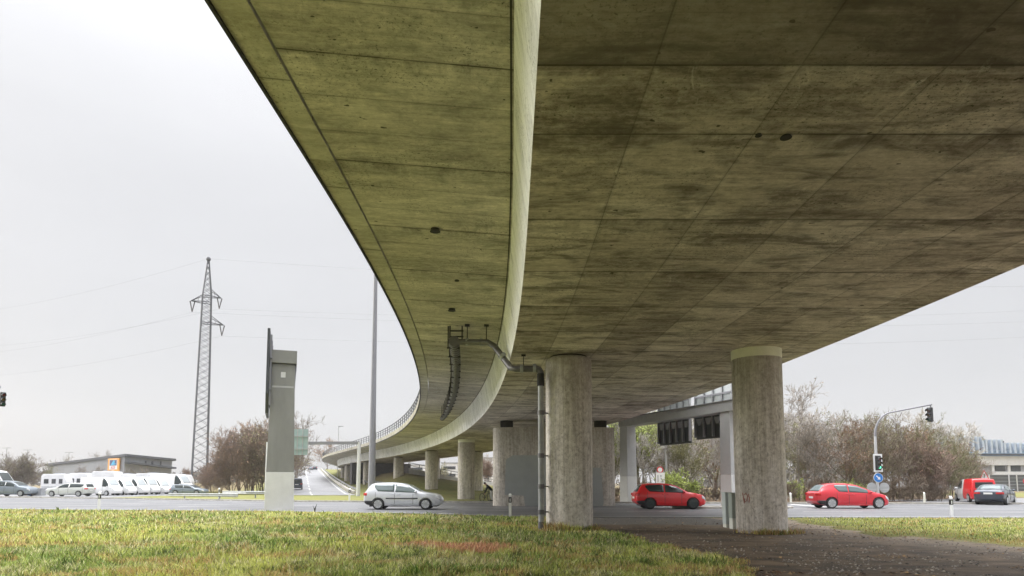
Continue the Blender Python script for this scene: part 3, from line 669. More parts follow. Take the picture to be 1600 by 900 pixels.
    def topatch(x0, x1, k, eps, mtl, nm, nxs=8, nyy=8, mg=.10):
        q = MB(); vs = []
        for i in range(nxs+1):
            x = x0+(x1-x0)*i/nxs; sl_ = (T_(x+.01*L)-T_(x-.01*L))/(.02*L); nl = math.hypot(1, sl_); sd, tp = sec(x); wt = tp[1][0]*k
            for j in range(nyy+1):
                y = -wt+2*wt*j/nyy; z_ = T_(x)+.018-.024*abs(y)/max(wt, .1); vs.append((x-L/2-sl_/nl*eps, y, z_+eps/nl))
        q.add(vs, [(i*(nyy+1)+j, i*(nyy+1)+j+1, (i+1)*(nyy+1)+j+1, (i+1)*(nyy+1)+j) for i in range(nxs) for j in range(nyy)])
        o = q.build(nm, mtl, root, True, fixn=False); solidify(o, .01, 0)
    a, mid, b = [f*L for f in P['win']]
    up = lambda x: T_(x)-.085; lo = lambda x: Z_(x)+.025
    def lor(x):  # rear side window with a raked trailing edge
        return lo(x)+max(0, (a+.14*L*.35-x))*1.2
    if mid-a > .08: patch(a, mid-.035, lor, up, .006, glass, 'side_window')
    patch(mid+.035, b, lo, up, .006, glass, 'side_window', nxs=12)
    topatch(P['ws'][0]*L, P['ws'][1]*L, .97 if ws is None else .86, .012, ws or glass, 'windscreen')
    if kind in ('smallvan', 'camper'):
        if kind == 'smallvan':
            q = MB()
            q.box((-L/2-.005, 0, .72*H), (.03, W*.66, .26*H)); q.build('rear_window', glass, root, bevel=.02)
    else: topatch(P['rw'][0]*L, P['rw'][1]*L, .93, .012, glass, 'rear_window')
    # lamps
    patch(.925*L, .985*L, lambda x: T_(x)-.20, lambda x: T_(x)-.055, .008, M_CHR, 'headlight', nxs=5)
    zt_ = .52*H if kind != 'smallvan' else .45*H
    if kind != 'camper':
        patch(.004*L, .045*L, lambda x: zt_, lambda x: zt_+.10*H, .008, M_TAIL, 'tail_light', nxs=4)
        for sg in (1, -1):
            q = MB(); wdt = .30 if kind == 'sedan' else .18
            q.box((-L/2-.004, sg*(W*.40-wdt/2+.02), zt_+.05*H), (.03, wdt, .085*H)); q.build('tail_light', M_TAIL, root, bevel=.01)
    if detail >= 1:
        q = MB(); q.box((-L/2-.012, 0, .44*H if kind != 'sedan' else .56*H), (.02, .50, .115)); q.build('number_plate', M_PLATE, root)
        for sg in (1, -1):
            q = MB(); xm = (P['ws'][1]-.045)*L; ym = wy(xm, Z_(xm)+.04); q.ell((xm-L/2, sg*(ym+.10), Z_(xm)+.09), (.075, .11, .065), 12, 8); q.build('wing_mirror', pm if name != 'van_' else M_TRIM, root, True)
        # door gaps and handles
        xl = [mid-.0, b-.10*L*.3, a+.02*L] if kind not in ('smallvan', 'camper') else [.42*L, .70*L]
        for x in xl: patch(x-.008, x+.008, lambda x_: B_(x_)+.10, lambda x_: Z_(x_)-.02 if T_(x_) > Z_(x_)+.05 else T_(x_)-.08, .003, M_TRIM, 'door_gap', nxs=1, nz=5)
        for x in (mid+.05*L*.6, mid-.16): 
            if x > a+.1 or kind in ('smallvan',): patch(x, x+.17, lambda x_: Z_(x_)-.115, lambda x_: Z_(x_)-.08, .02, pm, 'door_handle', nxs=2, nz=1)
        if moulding: patch((P['wheels'][0]+.10)*L, (P['wheels'][1]-.10)*L, lambda x: .40*H, lambda x: .44*H, .012, M_TRIM, 'side_moulding', nxs=10, nz=1)
    # bumper underside
    if lower is not None: patch(.004*L, (P['wheels'][0]-.075)*L, lambda x: B_(x)+.01, lambda x: .33*H, .008, lower, 'bumper_lower', nxs=6)
    q = MB(); q.box((0, 0, .115*H+.06), (L*.86, W*.74, .12)); q.build('underbody', M_TRIM, root)
    # wheels
    tw = .20
    for x in wx:
        for sg in (1, -1):
            q = MB(); yo = sg*(W/2-.015); yi = sg*(W/2-.015-tw)
            q.tube([(x, yi, wr), (x, yi+sg*.03, wr), (x, yo-sg*.03, wr), (x, yo, wr)], [wr*.90, wr, wr, wr*.92], 28); wo = q.build('wheel', M_TYRE, root, 50)
            if detail >= 1:
                q = MB(); ri = wr*.70
                q.tube([(x, yo-sg*.02, wr), (x, yo+sg*.004, wr)], [ri, ri*.96], 28)
                o = q.build('rim', M_DRIM if rim is M_DRIM else M_TRIM, wo, 50)
                q = MB()
                for k in range(6):
                    an = k*math.pi/3+.3; c_, s_ = math.cos(an), math.sin(an); p_, r_ = Vector((c_, 0, s_)), Vector((-s_, 0, c_)); cc = Vector((x, yo+sg*.012, wr))
                    vs = [cc+p_*ri*.12-r_*.045, cc+p_*ri*.12+r_*.045, cc+p_*ri*.93+r_*.085, cc+p_*ri*.93-r_*.085]; q.add(vs+[v+Vector((0, sg*.012, 0)) for v in vs], [(0, 1, 2, 3), (4, 7, 6, 5), (0, 4, 5, 1), (1, 5, 6, 2), (2, 6, 7, 3), (3, 7, 4, 0)])
                q.tube([(x, yo+sg*.006, wr), (x, yo+sg*.03, wr)], [ri*.24, ri*.2], 14)
                for j in range(28):
                    a0, a1 = 2*math.pi*j/28, 2*math.pi*(j+1)/28
                    q.add([(x+rr_*math.cos(t), yo+sg*.022, wr+rr_*math.sin(t)) for t in (a0, a1) for rr_ in (ri*.88, ri)], [(0, 1, 3, 2)])
                q.build('wheel_spokes', rim, wo, 40)
            else:
                q = MB(); q.tube([(x, yo-sg*.02, wr), (x, yo+sg*.006, wr)], [wr*.66, wr*.62], 16); q.build('rim', rim, wo)
    return root
P_SIL = paint('silver_paint', (.60, .615, .64), .35); P_RED = paint('red_paint', (.66, .012, .018)); P_RED2 = paint('crimson_paint', (.60, .02, .035))
P_BLK = paint('dark_blue_paint', (.035, .045, .065), .2); P_WHT = paint('white_paint', (.74, .74, .74)); P_GRY = paint('grey_blue_paint', (.20, .235, .27), .3); P_CHA = paint('champagne_paint', (.60, .615, .58), .25)
def px(u, Y): return X(u, Y)
vehicle('hatch', 4.36, 1.50, 1.76, P_SIL, 'silver hatchback driving right on the road behind the lawn', 'car', (px(633, 36.6), 36.6, .03), 0, 'hatchback_car', moulding=True, lower=M_TRIM, glass=M_GLASSP, wr=.315)
vehicle('hatch', 4.02, 1.47, 1.72, P_RED, 'bright red hatchback with black wheels between the two front pillars', 'car', (px(1044, 37.2), 37.2, .03), 0, 'hatchback_car', rim=M_DRIM, lower=M_TRIM, wr=.32)
vehicle('sport', 4.28, 1.46, 1.76, P_RED2, 'crimson sloping hatchback with silver wheels right of the big pillar', 'car', (px(1323, 38.0), 38.0, .03), 0, 'hatchback_car', glass=M_GLASSP, lower=M_TRIM, wr=.32)
vehicle('sedan', 4.55, 1.39, 1.80, P_BLK, 'dark blue saloon seen from behind with red tail lights lit up against black bumper', 'car', (px(1554, 45.2), 45.2, .03), R(90-47), 'saloon_car', glass=M_GLASSP, lower=M_TRIM)
bpy.data.objects['saloon_car']['label'] = 'dark blue saloon seen from behind with broad red tail lights'
vehicle('smallvan', 4.25, 1.82, 1.75, P_WHT, 'small van with white cab and red rear, half hidden by the dark saloon', 'van', (px(1521, 51.0), 51.0, .03), R(90-18), 'small_van', rear_mat=P_RED, wr=.32)
# far cars on the rising road
for (u, y, pm_, lab, kd) in ((452, 104, P_GRY, 'dark off roader climbing the rising road beside the tall concrete mast', 'smallvan'), (469, 190, P_WHT, 'white van far up the rising road', 'camper'), (484, 236, P_GRY, 'small dark car at the crest of the rising road, left one', 'hatch'), (491, 240, P_BLK, 'small dark car at the crest of the rising road, right one', 'sedan')):
    z_ = float(ramp_z(y))+.07
    if kd == 'smallvan':
        vehicle('smallvan', 4.2, 1.8, 1.8, P_WHT, 'white off roader with black rear climbing the rising road', 'car', (X(464, y), y, z_), R(90+18), 'off_road_car', rear_mat=P_BLK, detail=1, wr=.36)
    else: vehicle(kd, 5.2 if kd == 'camper' else 4.2, 2.5 if kd == 'camper' else 1.45, 1.8, pm_, lab, 'van' if kd == 'camper' else 'car', (X(u, y), y, z_), R(90+18), 'delivery_van' if kd == 'camper' else 'distant_car', detail=0)
# sales yard on the left
vehicle('estate', 4.75, 1.50, 1.80, P_CHA, 'pale silver estate car facing left at the front of the yard', 'car', (px(110, 72), 72, .03), math.pi, 'estate_car', detail=1, glass=M_GLASS)
vehicle('hatch', 4.6, 1.75, 1.82, P_GRY, 'grey blue car with red tail light at the left edge of the photo', 'car', (px(1, 70), 72, .03), 0, 'parked_car', detail=1, wr=.34)
g = 'white camper vans parked in a row in the sales yard'
ords = ['first', 'second', 'third', 'fourth', 'fifth']
cv = vehicle('camper', 5.6, 2.55, 2.05, P_WHT, 'white camper van, leftmost of the row behind the estate car', 'camper van', (px(155, 82), 80, .03), R(-14), 'camper_van', detail=1, wr=.34, group=g, ws=M_GLASSW)
cv.location = (px(160, 77), 77, .03); cv.scale = (.86,)*3
for i, u in enumerate((184, 205, 224, 243)):
    y_ = 77+2.35*(i+1); dup(cv, (px(u, y_), y_, .03), R(-14-i*3+(i % 2)*4), (.84, .84, .84+.05*((i*7) % 3-1)), label='white camper van, %s in the row counted from the left' % ords[i+1])
vehicle('camper', 6.0, 2.75, 2.1, P_WHT, 'tall white camper van at the right end of the row by the pylon', 'camper van', (px(270, 90), 90, .03), R(-12), 'camper_van', detail=1, wr=.36, ws=M_GLASSW)
vehicle('hatch', 4.2, 1.35, 1.75, P_GRY, 'grey hatchback parked at the foot of the lattice pylon', 'car', (px(297, 78), 78, .03), 0, 'parked_car', detail=1)
vehicle('camper', 6.4, 3.2, 2.3, P_WHT, 'tall white van cut off by the left edge of the photo', 'van', (px(-16, 86), 86, .03), 0, 'panel_van', detail=1, wr=.38)
# caravans behind the camper row
M_WHITE = mat('white_panel', (.74, .74, .75), .5, var=.06, dirt=.15)
M_DWIN = mat('dark_window', (.05, .055, .06), .12, var=.2)
M_GREYW = mat('grey_panel', (.34, .35, .37), .6, var=.1)
def caravan(u0, u1, v0, Y, lab, stripe=M_GREYW):
    xa, xb = px(u0, Y), px(u1, Y); Lc = xb-xa; Hc = Z(v0, Y)
    r = empty('caravan', ((xa+xb)/2, Y, .02)); tag(r, lab, 'caravan', 'white caravans behind the camper vans')
    q = MB(); h = Hc; q.prism([(-Lc/2, .5), (-Lc/2+.15, .35), (Lc/2-.25, .35), (Lc/2, .7), (Lc/2-.05, h*.62), (Lc/2-.45, h-.05), (Lc/2-.8, h), (-Lc/2+.3, h), (-Lc/2, h-.3)], 'y', -1.1, 1.1); b = q.build('body', M_WHITE, r, bevel=.05)
    for k, (t0, t1) in enumerate(((.12, .30), (.42, .58), (.70, .84))):
        q = MB(); q.b2(-Lc/2+Lc*t0, -Lc/2+Lc*t1, -1.13, -1.105, h*.50, h*.74); q.build('window', M_DWIN, r)
    q = MB(); q.b2(-Lc/2+.1, Lc/2-.2, -1.118, -1.103, h*.30, h*.345); q.build('stripe', stripe, r)
    for x in (-.35, .35): q = MB(); q.tube([(x, -1.05, .3), (x, -.85, .3)], .3, 16); q.build('wheel', M_TYRE, r)
    q = MB(); q.b2(-.6, .6, -.4, .4, h+.003, h+.14); q.build('roof_hatch', M_GREYW, r)
    return r
for i, (a, b, v) in enumerate(((72, 112, 741), (113, 147, 740), (149, 188, 737), (189, 214, 741), (216, 262, 740), (264, 299, 742))):
    caravan(a, b, v, 96+(i % 2)*1.5, 'white caravan behind the camper vans, %s from the left' % ['first', 'second', 'third', 'fourth', 'fifth', 'sixth'][i], mat('red_stripe', (.5, .05, .06), .5) if i == 1 else M_GREYW)
# ================================================================== GANTRIES, MASTS, SIGNS
M_GC = mat('gantry_concrete', (.20, .20, .19), .8, var=.12, scale=1.5, stretch=(1, 1, .3), bump=.2)
M_GCL = mat('gantry_light_paint', (.56, .56, .55), .75, var=.06, scale=1.5, dirt=.12)
M_GRIM = mat('gantry_grey_steel', (.36, .36, .36), .55, .1, var=.08)
M_BOARD = mat('board_dark', (.045, .05, .055), .5, .1, var=.1)
M_BOARDL = mat('board_back_pale', (.50, .53, .53), .5, var=.08)
M_TEAL = mat('board_back_teal', (.28, .37, .36), .5, var=.08)
M_POST = mat('white_grey_post', (.58, .58, .58), .5, .1, var=.06, dirt=.1)
M_MAST = mat('mast_grey', (.24, .24, .26), .5, .3, var=.06)
def taper_col(mb, x0, x1, d, z0, z1, k0, k1):
    """tapered rectangular column between z0 and z1, half-widths scaled k0..k1"""
    hx = (x1-x0)/2; c = (x0+x1)/2; vs = []
    for z_, k in ((z0, k0), (z1, k1)): vs += [(c-hx*k, -d/2*k, z_), (c+hx*k, -d/2*k, z_), (c+hx*k, d/2*k, z_), (c-hx*k, d/2*k, z_)]
    mb.add(vs, [(3, 2, 1, 0), (4, 5, 6, 7), (0, 1, 5, 4), (1, 2, 6, 5), (2, 3, 7, 6), (3, 0, 4, 7)])
# --- left: tall concrete mast carrying a sign board seen edge-on
Yg = 35.2; xg = X(437.5, Yg); gl = empty('sign_gantry', (xg, Yg, 0), R(19.0)); tag(gl, 'tall tapered concrete sign mast with pale base at the left, board seen edge on', 'sign gantry')
zb_ = Z(738, Yg); zt_g = Z(571, Yg); zt2 = Z(550, Yg); w0, w1 = 1.52, 1.18
kk = (zb_+.3)/(zt_g+.3); wm_ = w0+(w1-w0)*kk
q = MB(); taper_col(q, -wm_/2, wm_/2, 1.1, -.3, zb_, w0/wm_, 1); q.build('mast_base', M_GCL, gl, bevel=.015)
q = MB(); taper_col(q, -w1/2, w1/2, .9, zb_+.002, zt_g, wm_/w1, 1); q.build('mast', M_GC, gl, bevel=.015)
q = MB(); q.b2(-w1/2-.06, w1/2+.10, -.56, 2.2, zt_g+.03, zt2); q.build('cross_beam', M_GC, gl, bevel=.02)
q = MB(); q.b2(-w1/2-.02, w1/2+.04, -.50, 2.1, zt_g+.002, zt_g+.028); q.build('bearing_gap', M_DARK, gl)
q = MB(); q.prism([(w1/2-.02, zt_g), (w1/2+.09, zt_g), (w1/2+.02, zt_g-1.6), (w1/2-.02, zt_g-1.7)], 'y', -.1, .75); q.build('bracket', M_MAST, gl)
q = MB(); q.b2(-.12, .12, -.47, -.45, zt_g-.75, zt_g-.45); q.build('inspection_cover', M_GCL, gl)
q = MB(); q.b2(-w1/2+.03, w1/2-.03, -.475, -.448, zt_g-1.32, zt_g-1.22); q.build('render_band', M_GRIM, gl)
# board: plane runs away from the viewer, left of the mast
dv = Vector((-.012, 1, 0)).normalized(); c0 = Vector((-w1/2-.20, -.95, 0)); zlo, zhi = 5.4, Z(515, 34.4)
def bpt(t, z_, off=0): return c0+dv*t+Vector((dv.y, -dv.x, 0))*off+Vector((0, 0, z_))
q = MB(); vs = [bpt(t, z_, o_) for o_ in (-.07, .07) for t, z_ in ((0, zlo+.9), (.5, zlo-.1), (3.6, zlo-.1), (3.6, zhi), (0, zhi))]
q.add(vs, [(0, 1, 2, 3, 4), (9, 8, 7, 6, 5), (0, 5, 6, 1), (1, 6, 7, 2), (2, 7, 8, 3), (3, 8, 9, 4), (4, 9, 5, 0)]); q.build('sign_board', M_BOARD, gl)
q = MB()
for t in (.25, 1.8, 3.3): q.bar(bpt(t, zlo+.3, .14), bpt(t, zhi-.3, .14), .09)
for z_ in (6.6, 8.3): q.bar(bpt(.1, z_, .16), bpt(3.5, z_, .16), .09)
q.build('board_frame', M_MAST, gl)
# --- right: portal gantry with lane boards, seen under the deck
A_ = Vector((X(982, 48), 48, 0)); B_g = Vector((X(1143, 38), 38, 0)); dg = (B_g-A_); Lg = dg.length; ang = math.atan2(dg.y, dg.x)
gr = empty('portal_gantry', (A_.x, A_.y, 0), ang); tag(gr, 'grey portal gantry with two pale legs and dark lane boards behind the big pillar', 'sign gantry')
zb0, zb1 = Z(644, 38), Z(628, 38)
for x_, wv in ((0, .95), (Lg, .86)):
    q = MB(); taper_col(q, x_-wv/2, x_+wv/2, .8, -.3, 2.0, 1.12, 1.05); q.build('leg_base', M_GCL, gr, bevel=.015)
    q = MB(); taper_col(q, x_-wv/2, x_+wv/2, .8, 2.003, zb0-.003, 1.05, .96); q.build('leg', mat('leg_grey_paint', (.40, .40, .40), .7, var=.06, dirt=.15), gr, bevel=.015)
q = MB(); q.b2(-.55, Lg+1.0, -.45, .45, zb0, zb1); q.build('beam', M_GRIM, gr, bevel=.02)
q = MB(); q.b2(-.60, Lg+1.05, -.50, .50, zb1+.002, zb1+.06); q.build('beam_capping', M_GC, gr)
for (t0, t1, nb, zl, lab) in ((.288, .60, 5, 4.25, 0), (.654, .965, 4, 4.42, 1)):
    xa, xb = t0*Lg, t1*Lg
    q = MB(); q.b2(xa, xb, .62, .70, zb0-.1-(zb0-zl)+.0, zb0+.1); bd = q.build('lane_board', M_BOARD, gr)
    q = MB(); q.b2(xa, xb, .62, .70, zb0+.103, 8.0); bu = q.build('upper_board', M_BOARDL, gr)
    for i in range(nb+1):
        xx = xa+(xb-xa)*i/nb
        q = MB(); q.b2(xx-.045, xx+.045, .44, .615, zl+.02, zb0+.09); q.build('rib', M_MAST, bd)
        q = MB(); q.b2(xx-.04, xx+.04, .50, .615, zb0+.11, 7.95); q.build('rib', M_RAIL, bu)
        if i < nb:
            q = MB(); q.prism([(xx+.1, zb0-.08), (xx+(xb-xa)/nb-.1, zb0-.08), (xx+(xb-xa)/nb*.5+.12, zb0-.5), (xx+(xb-xa)/nb*.5-.12, zb0-.5)], 'y', .50, .60); q.build('bracket', M_MAST, bd)
    for z_ in (7.05,): q = MB(); q.b2(xa, xb, .47, .56, z_-.05, z_+.05); q.build('rail', M_MAST, bu)
# traffic island the near leg stands on
q = MB(); ic = B_g; poly = [(ic.x+3.6*math.cos(a), ic.y+1.0*math.sin(a)) for a in np.linspace(0, 2*math.pi, 28)[:-1]]
q.prism(poly, 'z', .02, .15); tag(q.build('traffic_island', M_KERB, bevel=.02), kind='structure')
# --- cabinets beside the big pillar
M_CAB = mat('cabinet_grey_green', (.22, .25, .22), .6, var=.1, scale=2, dirt=.25); M_CABL = mat('cabinet_side', (.36, .40, .39), .6, var=.06, dirt=.15); M_CABB = mat('cabinet_base', (.46, .47, .42), .8, var=.15, dirt=.2)
yc = 20.9
for (u0, u1, v0, v1, vb, y_, m_, lab) in ((1132.5, 1142, 771, 819, 829, yc+.7, M_CABL, 'pale grey green control cabinet, farther of two beside the big pillar'), (1142.6, 1157, 772, 810, 834, yc, M_CAB, 'dark olive control cabinet touching the big pillar')):
    x0, x1 = X(u0, y_), X(u1, y_); zt1, zm, zb1_ = Z(v0, y_), Z(v1, y_), Z(vb, y_)-.08
    r = empty('control_cabinet', ((x0+x1)/2, y_, zb1_)); tag(r, lab, 'cabinet'); hw = (x1-x0)/2
    q = MB(); q.b2(-hw, hw, 0, .35, zm-zb1_, zt1-zb1_); q.build('housing', m_, r, bevel=.01)
    q = MB(); q.b2(-hw-.02, hw+.02, -.03, .38, zt1-zb1_+.002, zt1-zb1_+.045); q.build('lid', m_, r, bevel=.01)
    q = MB(); q.b2(-hw+.01, hw-.01, .01, .34, -.1, zm-zb1_-.003); q.build('plinth', M_CABB, r, bevel=.01)
    q = MB(); q.b2(-hw+.025, hw-.025, -.012, -.002, zm-zb1_+.06, zt1-zb1_-.06); dd = q.build('door', m_, r)
    q = MB(); q.b2(hw-.09, hw-.06, -.035, -.013, .6, .72); q.build('handle', M_TRIM, dd)
# --- portal sign frame behind the mast
Yp = 74; xl, xr = X(417, Yp), X(560, Yp)
pf = empty('overhead_sign_frame', (xl, Yp, 0)); tag(pf, 'thin pale overhead sign frame with the back of a teal board beyond the left mast', 'sign frame')
for x_ in (0, xr-xl):
    q = MB(); q.tube([(x_, 0, -.2), (x_, 0, Z(691, Yp))], [.24, .20], 14); q.build('post', M_POST, pf, 50)
q = MB(); q.bar((0, 0, Z(693, Yp)), (xr-xl, 0, Z(692, Yp)), .34); q.build('cross_bar', M_MAST, pf)
q = MB(); xa, xb = X(456, Yp)-xl, X(481, Yp)-xl; q.b2(xa, xb, -.30, -.20, Z(711, Yp), Z(671, Yp)); bd = q.build('board_back', M_TEAL, pf)
for t in (.0, .33, .66, 1.): q = MB(); q.b2(xa+(xb-xa)*t-.04, xa+(xb-xa)*t+.04, -.36, -.305, Z(711, Yp), Z(671, Yp)); q.build('rib', M_GRIM, bd)
for v in (682, 702): q = MB(); q.b2(xa, xb, -.44, -.365, Z(v, Yp)-.04, Z(v, Yp)+.04); q.build('rib', M_GRIM, bd)
# --- high lighting mast
ym = 55; hm = empty('lighting_mast', (X(580.5, ym, 770), ym, 0)); tag(hm, 'tall tapered grey lighting mast rising behind the silver hatchback to the deck edge', 'lighting mast')
q = MB(); q.tube([(0, 0, -.2), (0, 0, 3), (0, 0, 12), (0, 0, 25)], [.34, .29, .22, .13], 20); q.build('pole', M_MAST, hm, 50)
q = MB(); q.tube([(0, 0, 24.6), (0, 0, 24.85)], .8, 20); ring = q.build('lamp_ring', M_GRIM, hm, 50)
for k in range(6):
    a = k*math.pi/3; q = MB(); q.box((1.05*math.cos(a), 1.05*math.sin(a), 24.62), (.6, .35, .2), a); q.build('lamp_head', M_GRIM, ring, bevel=.03)
# --- traffic light on a curved arm, right
M_SWHITE = mat('sign_white', (.78, .78, .78), .45, var=.02)
def signal_head(root, c, face, lit=None, board=False, sc=1.0):
    """three-lamp head centred at c (local), lenses facing unit vector face (xy)"""
    fx, fy = face; rz = math.atan2(fy, fx) + math.pi/2
    def tr(p): x, y, z_ = p; cs_, sn = math.cos(rz), math.sin(rz); return (c[0]+(x*cs_-y*sn)*sc, c[1]+(x*sn+y*cs_)*sc, c[2]+z_*sc)
    q = MB(); q.box((0, 0, 0), (.32, .22, 1.02)); q.v = [tr(v) for v in q.v]; h = q.build('signal_head', M_TRIM, root, bevel=.02)
    if board:
        q = MB(); q.box((0, .10, 0), (.70, .02, 1.40)); q.v = [tr(v) for v in q.v]; q.build('backing_board', M_SWHITE, h, bevel=.05)
        q = MB(); q.box((0, .085, 0), (.44, .02, 1.14)); q.v = [tr(v) for v in q.v]; q.build('board_face', M_TRIM, h)
    for k, (nm, cc) in enumerate((('red', (.16, .01, .01)), ('amber', (.18, .10, .01)), ('green', (.01, .10, .06)))):
        z_ = .33-.33*k
        mm = emis('lit_green_lens', (.15, .95, .55), 1.3) if lit == nm else mat('unlit_%s_lens' % nm, cc, .3)
        q = MB(); q.tube([(0, -.10, z_), (0, -.125, z_)], .115, 18); q.v = [tr(v) for v in q.v]; q.build('lens', mm, h)
        q = MB(); n = 12; vs = []
        for y_ in (-.11, -.34):
            for i in range(n+1):
                a = math.pi*(-.12+1.24*i/n); rr_ = .135; vs.append((rr_*math.cos(a), y_, z_+rr_*math.sin(a)-(.05 if y_ < -.2 else 0)))
        q.add(vs, [(i, i+1, i+n+2, i+n+1) for i in range(n)]); q.v = [tr(v) for v in q.v]; o = q.build('hood', M_TRIM, h); solidify(o, .012)
    return h
M_GALP = mat('pale_steel_pole', (.50, .50, .51), .5, .2, var=.06)
yt = 46; xt = X(1371, yt); tl = empty('traffic_light', (xt, yt, 0)); tag(tl, 'traffic light on a long curved arm beside the crimson hatchback, lower lamp green', 'traffic light')
q = MB(); q.tube([(0, 0, -.2), (0, 0, Z(712, yt)), (0, 0, Z(682, yt))], [.10, .095, .085], 14); q.build('pole', M_GALP, tl, 50)
z0 = Z(682, yt); arcp = [(0, 0, z0)]; xe = X(1395, yt)-xt; ze = Z(645, yt)
for i in range(1, 11):
    a = i/10*math.pi/2*.88; arcp.append((xe*(1-math.cos(a))/(1-math.cos(math.pi/2*.88)), 0, z0+(ze-z0)*math.sin(a)/math.sin(math.pi/2*.88)))
arcp.append((X(1463, yt)-xt, 0, Z(632, yt)))
q = MB(); q.tube(arcp, [.085-.003*i for i in range(len(arcp))], 12); arm = q.build('arm', M_MAST, tl, 50)
xh = X(1458, yt)-xt; signal_head(tl, (xh, -.10, Z(648, yt)), (-.93, -.37))
q = MB(); q.bar((xh+.13, 0, Z(633, yt)), (xh+.13, -.05, Z(660, yt)), .07); q.build('hanger', M_MAST, tl)
signal_head(tl, (0.02, -.24, Z(723.5, yt)), (.0, -1), 'green', True, .92)
M_BLUE = mat('sign_blue', (.03, .20, .58), .45, var=.03); M_SWHITE = mat('sign_white', (.78, .78, .78), .45, var=.02); M_SRED = mat('sign_red', (.62, .02, .03), .45, var=.03); M_SBLACK = mat('sign_black', (.02, .02, .02), .5)
ks = empty('direction_sign', (xt, yt, 0)); tag(ks, 'round blue keep right arrow sign on the traffic light pole', 'road sign')
q = MB(); zk = Z(746.5, yt); q.disc((0, -.13, zk), (0, -1, 0), .34, .02, 28); f_ = q.build('sign_plate', M_SWHITE, ks)
q = MB(); q.disc((0, -.152, zk), (0, -1, 0), .315, .006, 28); q.build('sign_face', M_BLUE, f_)
q = MB()
def rot2(p, a): return (p[0]*math.cos(a)-p[1]*math.sin(a), p[0]*math.sin(a)+p[1]*math.cos(a))
for poly in ([(-.20, -.04), (.02, -.04), (.02, .04), (-.20, .04)], [(.02, -.13), (.20, 0), (.02, .13)]):
    pp = [rot2(p, -math.pi/4) for p in poly]; q.prism([(a, zk+b) for a, b in pp], 'y', -.166, -.160)
q.build('arrow', M_SWHITE, f_)
for i, (dx, nm) in enumerate(((-.42, 'left'), (.46, 'right'))):
    r = empty('round_road_sign', (xt+dx, yt, 0)); tag(r, 'bare grey back of a round sign, %s of the pair under the blue arrow sign' % nm, 'road sign')
    q = MB(); q.disc((0, -.02, Z(762, yt)), (0, -1, 0), .36, .02, 26); b_ = q.build('sign_plate', mat('sign_back_grey', (.42, .43, .44), .5, .2, var=.06), r)
    for dz in (-.12, .12): q = MB(); q.b2(-.28, .28, -.075, -.042, Z(762, yt)+dz-.025, Z(762, yt)+dz+.025); q.build('bracket', M_GALP, b_)
    q = MB(); q.bar((0, 0, Z(762, yt)), (-dx, 0, Z(762, yt)), .05); q.build('clamp_arm', M_GALP, r)
# --- traffic light cut by the left edge
yq = 30; tq = empty('traffic_light', (X(-60, yq), yq, 0)); tag(tq, 'dark traffic light head poking in at the left edge of the photo', 'traffic light')
q = MB(); zq = Z(608, yq); q.tube([(0, 0, -.2), (0, 0, zq-.6), (.15, 0, zq-.1), (.5, 0, zq+.05), (X(-9, yq)-X(-60, yq)-.05, 0, zq+.1)], [.09, .085, .08, .07, .06], 12); q.build('mast_arm', M_MAST, tq, 50)
signal_head(tq, (X(-5, yq)-X(-60, yq), 0, Z(624, yq)), (.80, -.6), sc=.66)
# --- speed sign and box plate behind the bright red car
ysg = 51; r = empty('road_sign', (X(1032, ysg), ysg, 0)); tag(r, 'white plate under a round red ringed sign above the bright red hatchback', 'road sign')
q = MB(); q.tube([(.0, 0, -.2), (.0, 0, Z(727, ysg))], .035, 10); q.build('post', M_GALP, r)
zc_ = Z(747.5, ysg); q = MB(); q.b2(-.38, .34, -.07, -.045, zc_-.46, zc_+.46); pl = q.build('plate', M_SWHITE, r, bevel=.01)
q = MB(); q.b2(-.24, -.17, -.078, -.071, zc_-.28, zc_+.26); q.b2(-.02, .08, -.078, -.071, zc_+.12, zc_+.26); 
q.prism([(-.02, zc_+.05), (.06, zc_+.05), (.24, zc_-.24), (.24, zc_-.30), (.0, zc_-.30), (.0, zc_-.24), (.12, zc_-.24)], 'y', -.078, -.071); q.build('pictogram', M_GREYW, pl)
zc_ = Z(734, ysg); q = MB(); q.disc((-.03, -.04, zc_), (0, -1, 0), .26, .02, 24); rd = q.build('round_sign', M_SRED, r)
q = MB(); q.disc((-.03, -.062, zc_), (0, -1, 0), .18, .006, 24); q.build('sign_face', M_SWHITE, rd)
yl2 = 54; r = empty('lamp_post', (X(1041.5, yl2), yl2, 0)); tag(r, 'slim pale lamp post between the two legs of the portal gantry', 'lamp post')
q = MB(); q.tube([(0, 0, -.2), (0, 0, 8.5)], [.13, .07], 12); q.build('pole', M_POST, r, 50)
q = MB(); q.tube([(0, 0, 8.4), (0.3, 0, 8.75), (1.0, 0, 8.85)], .04, 8); q.build('arm', M_POST, r); q = MB(); q.ell((1.25, 0, 8.82), (.38, .14, .09)); q.build('lamp_head', M_GRIM, r, True)
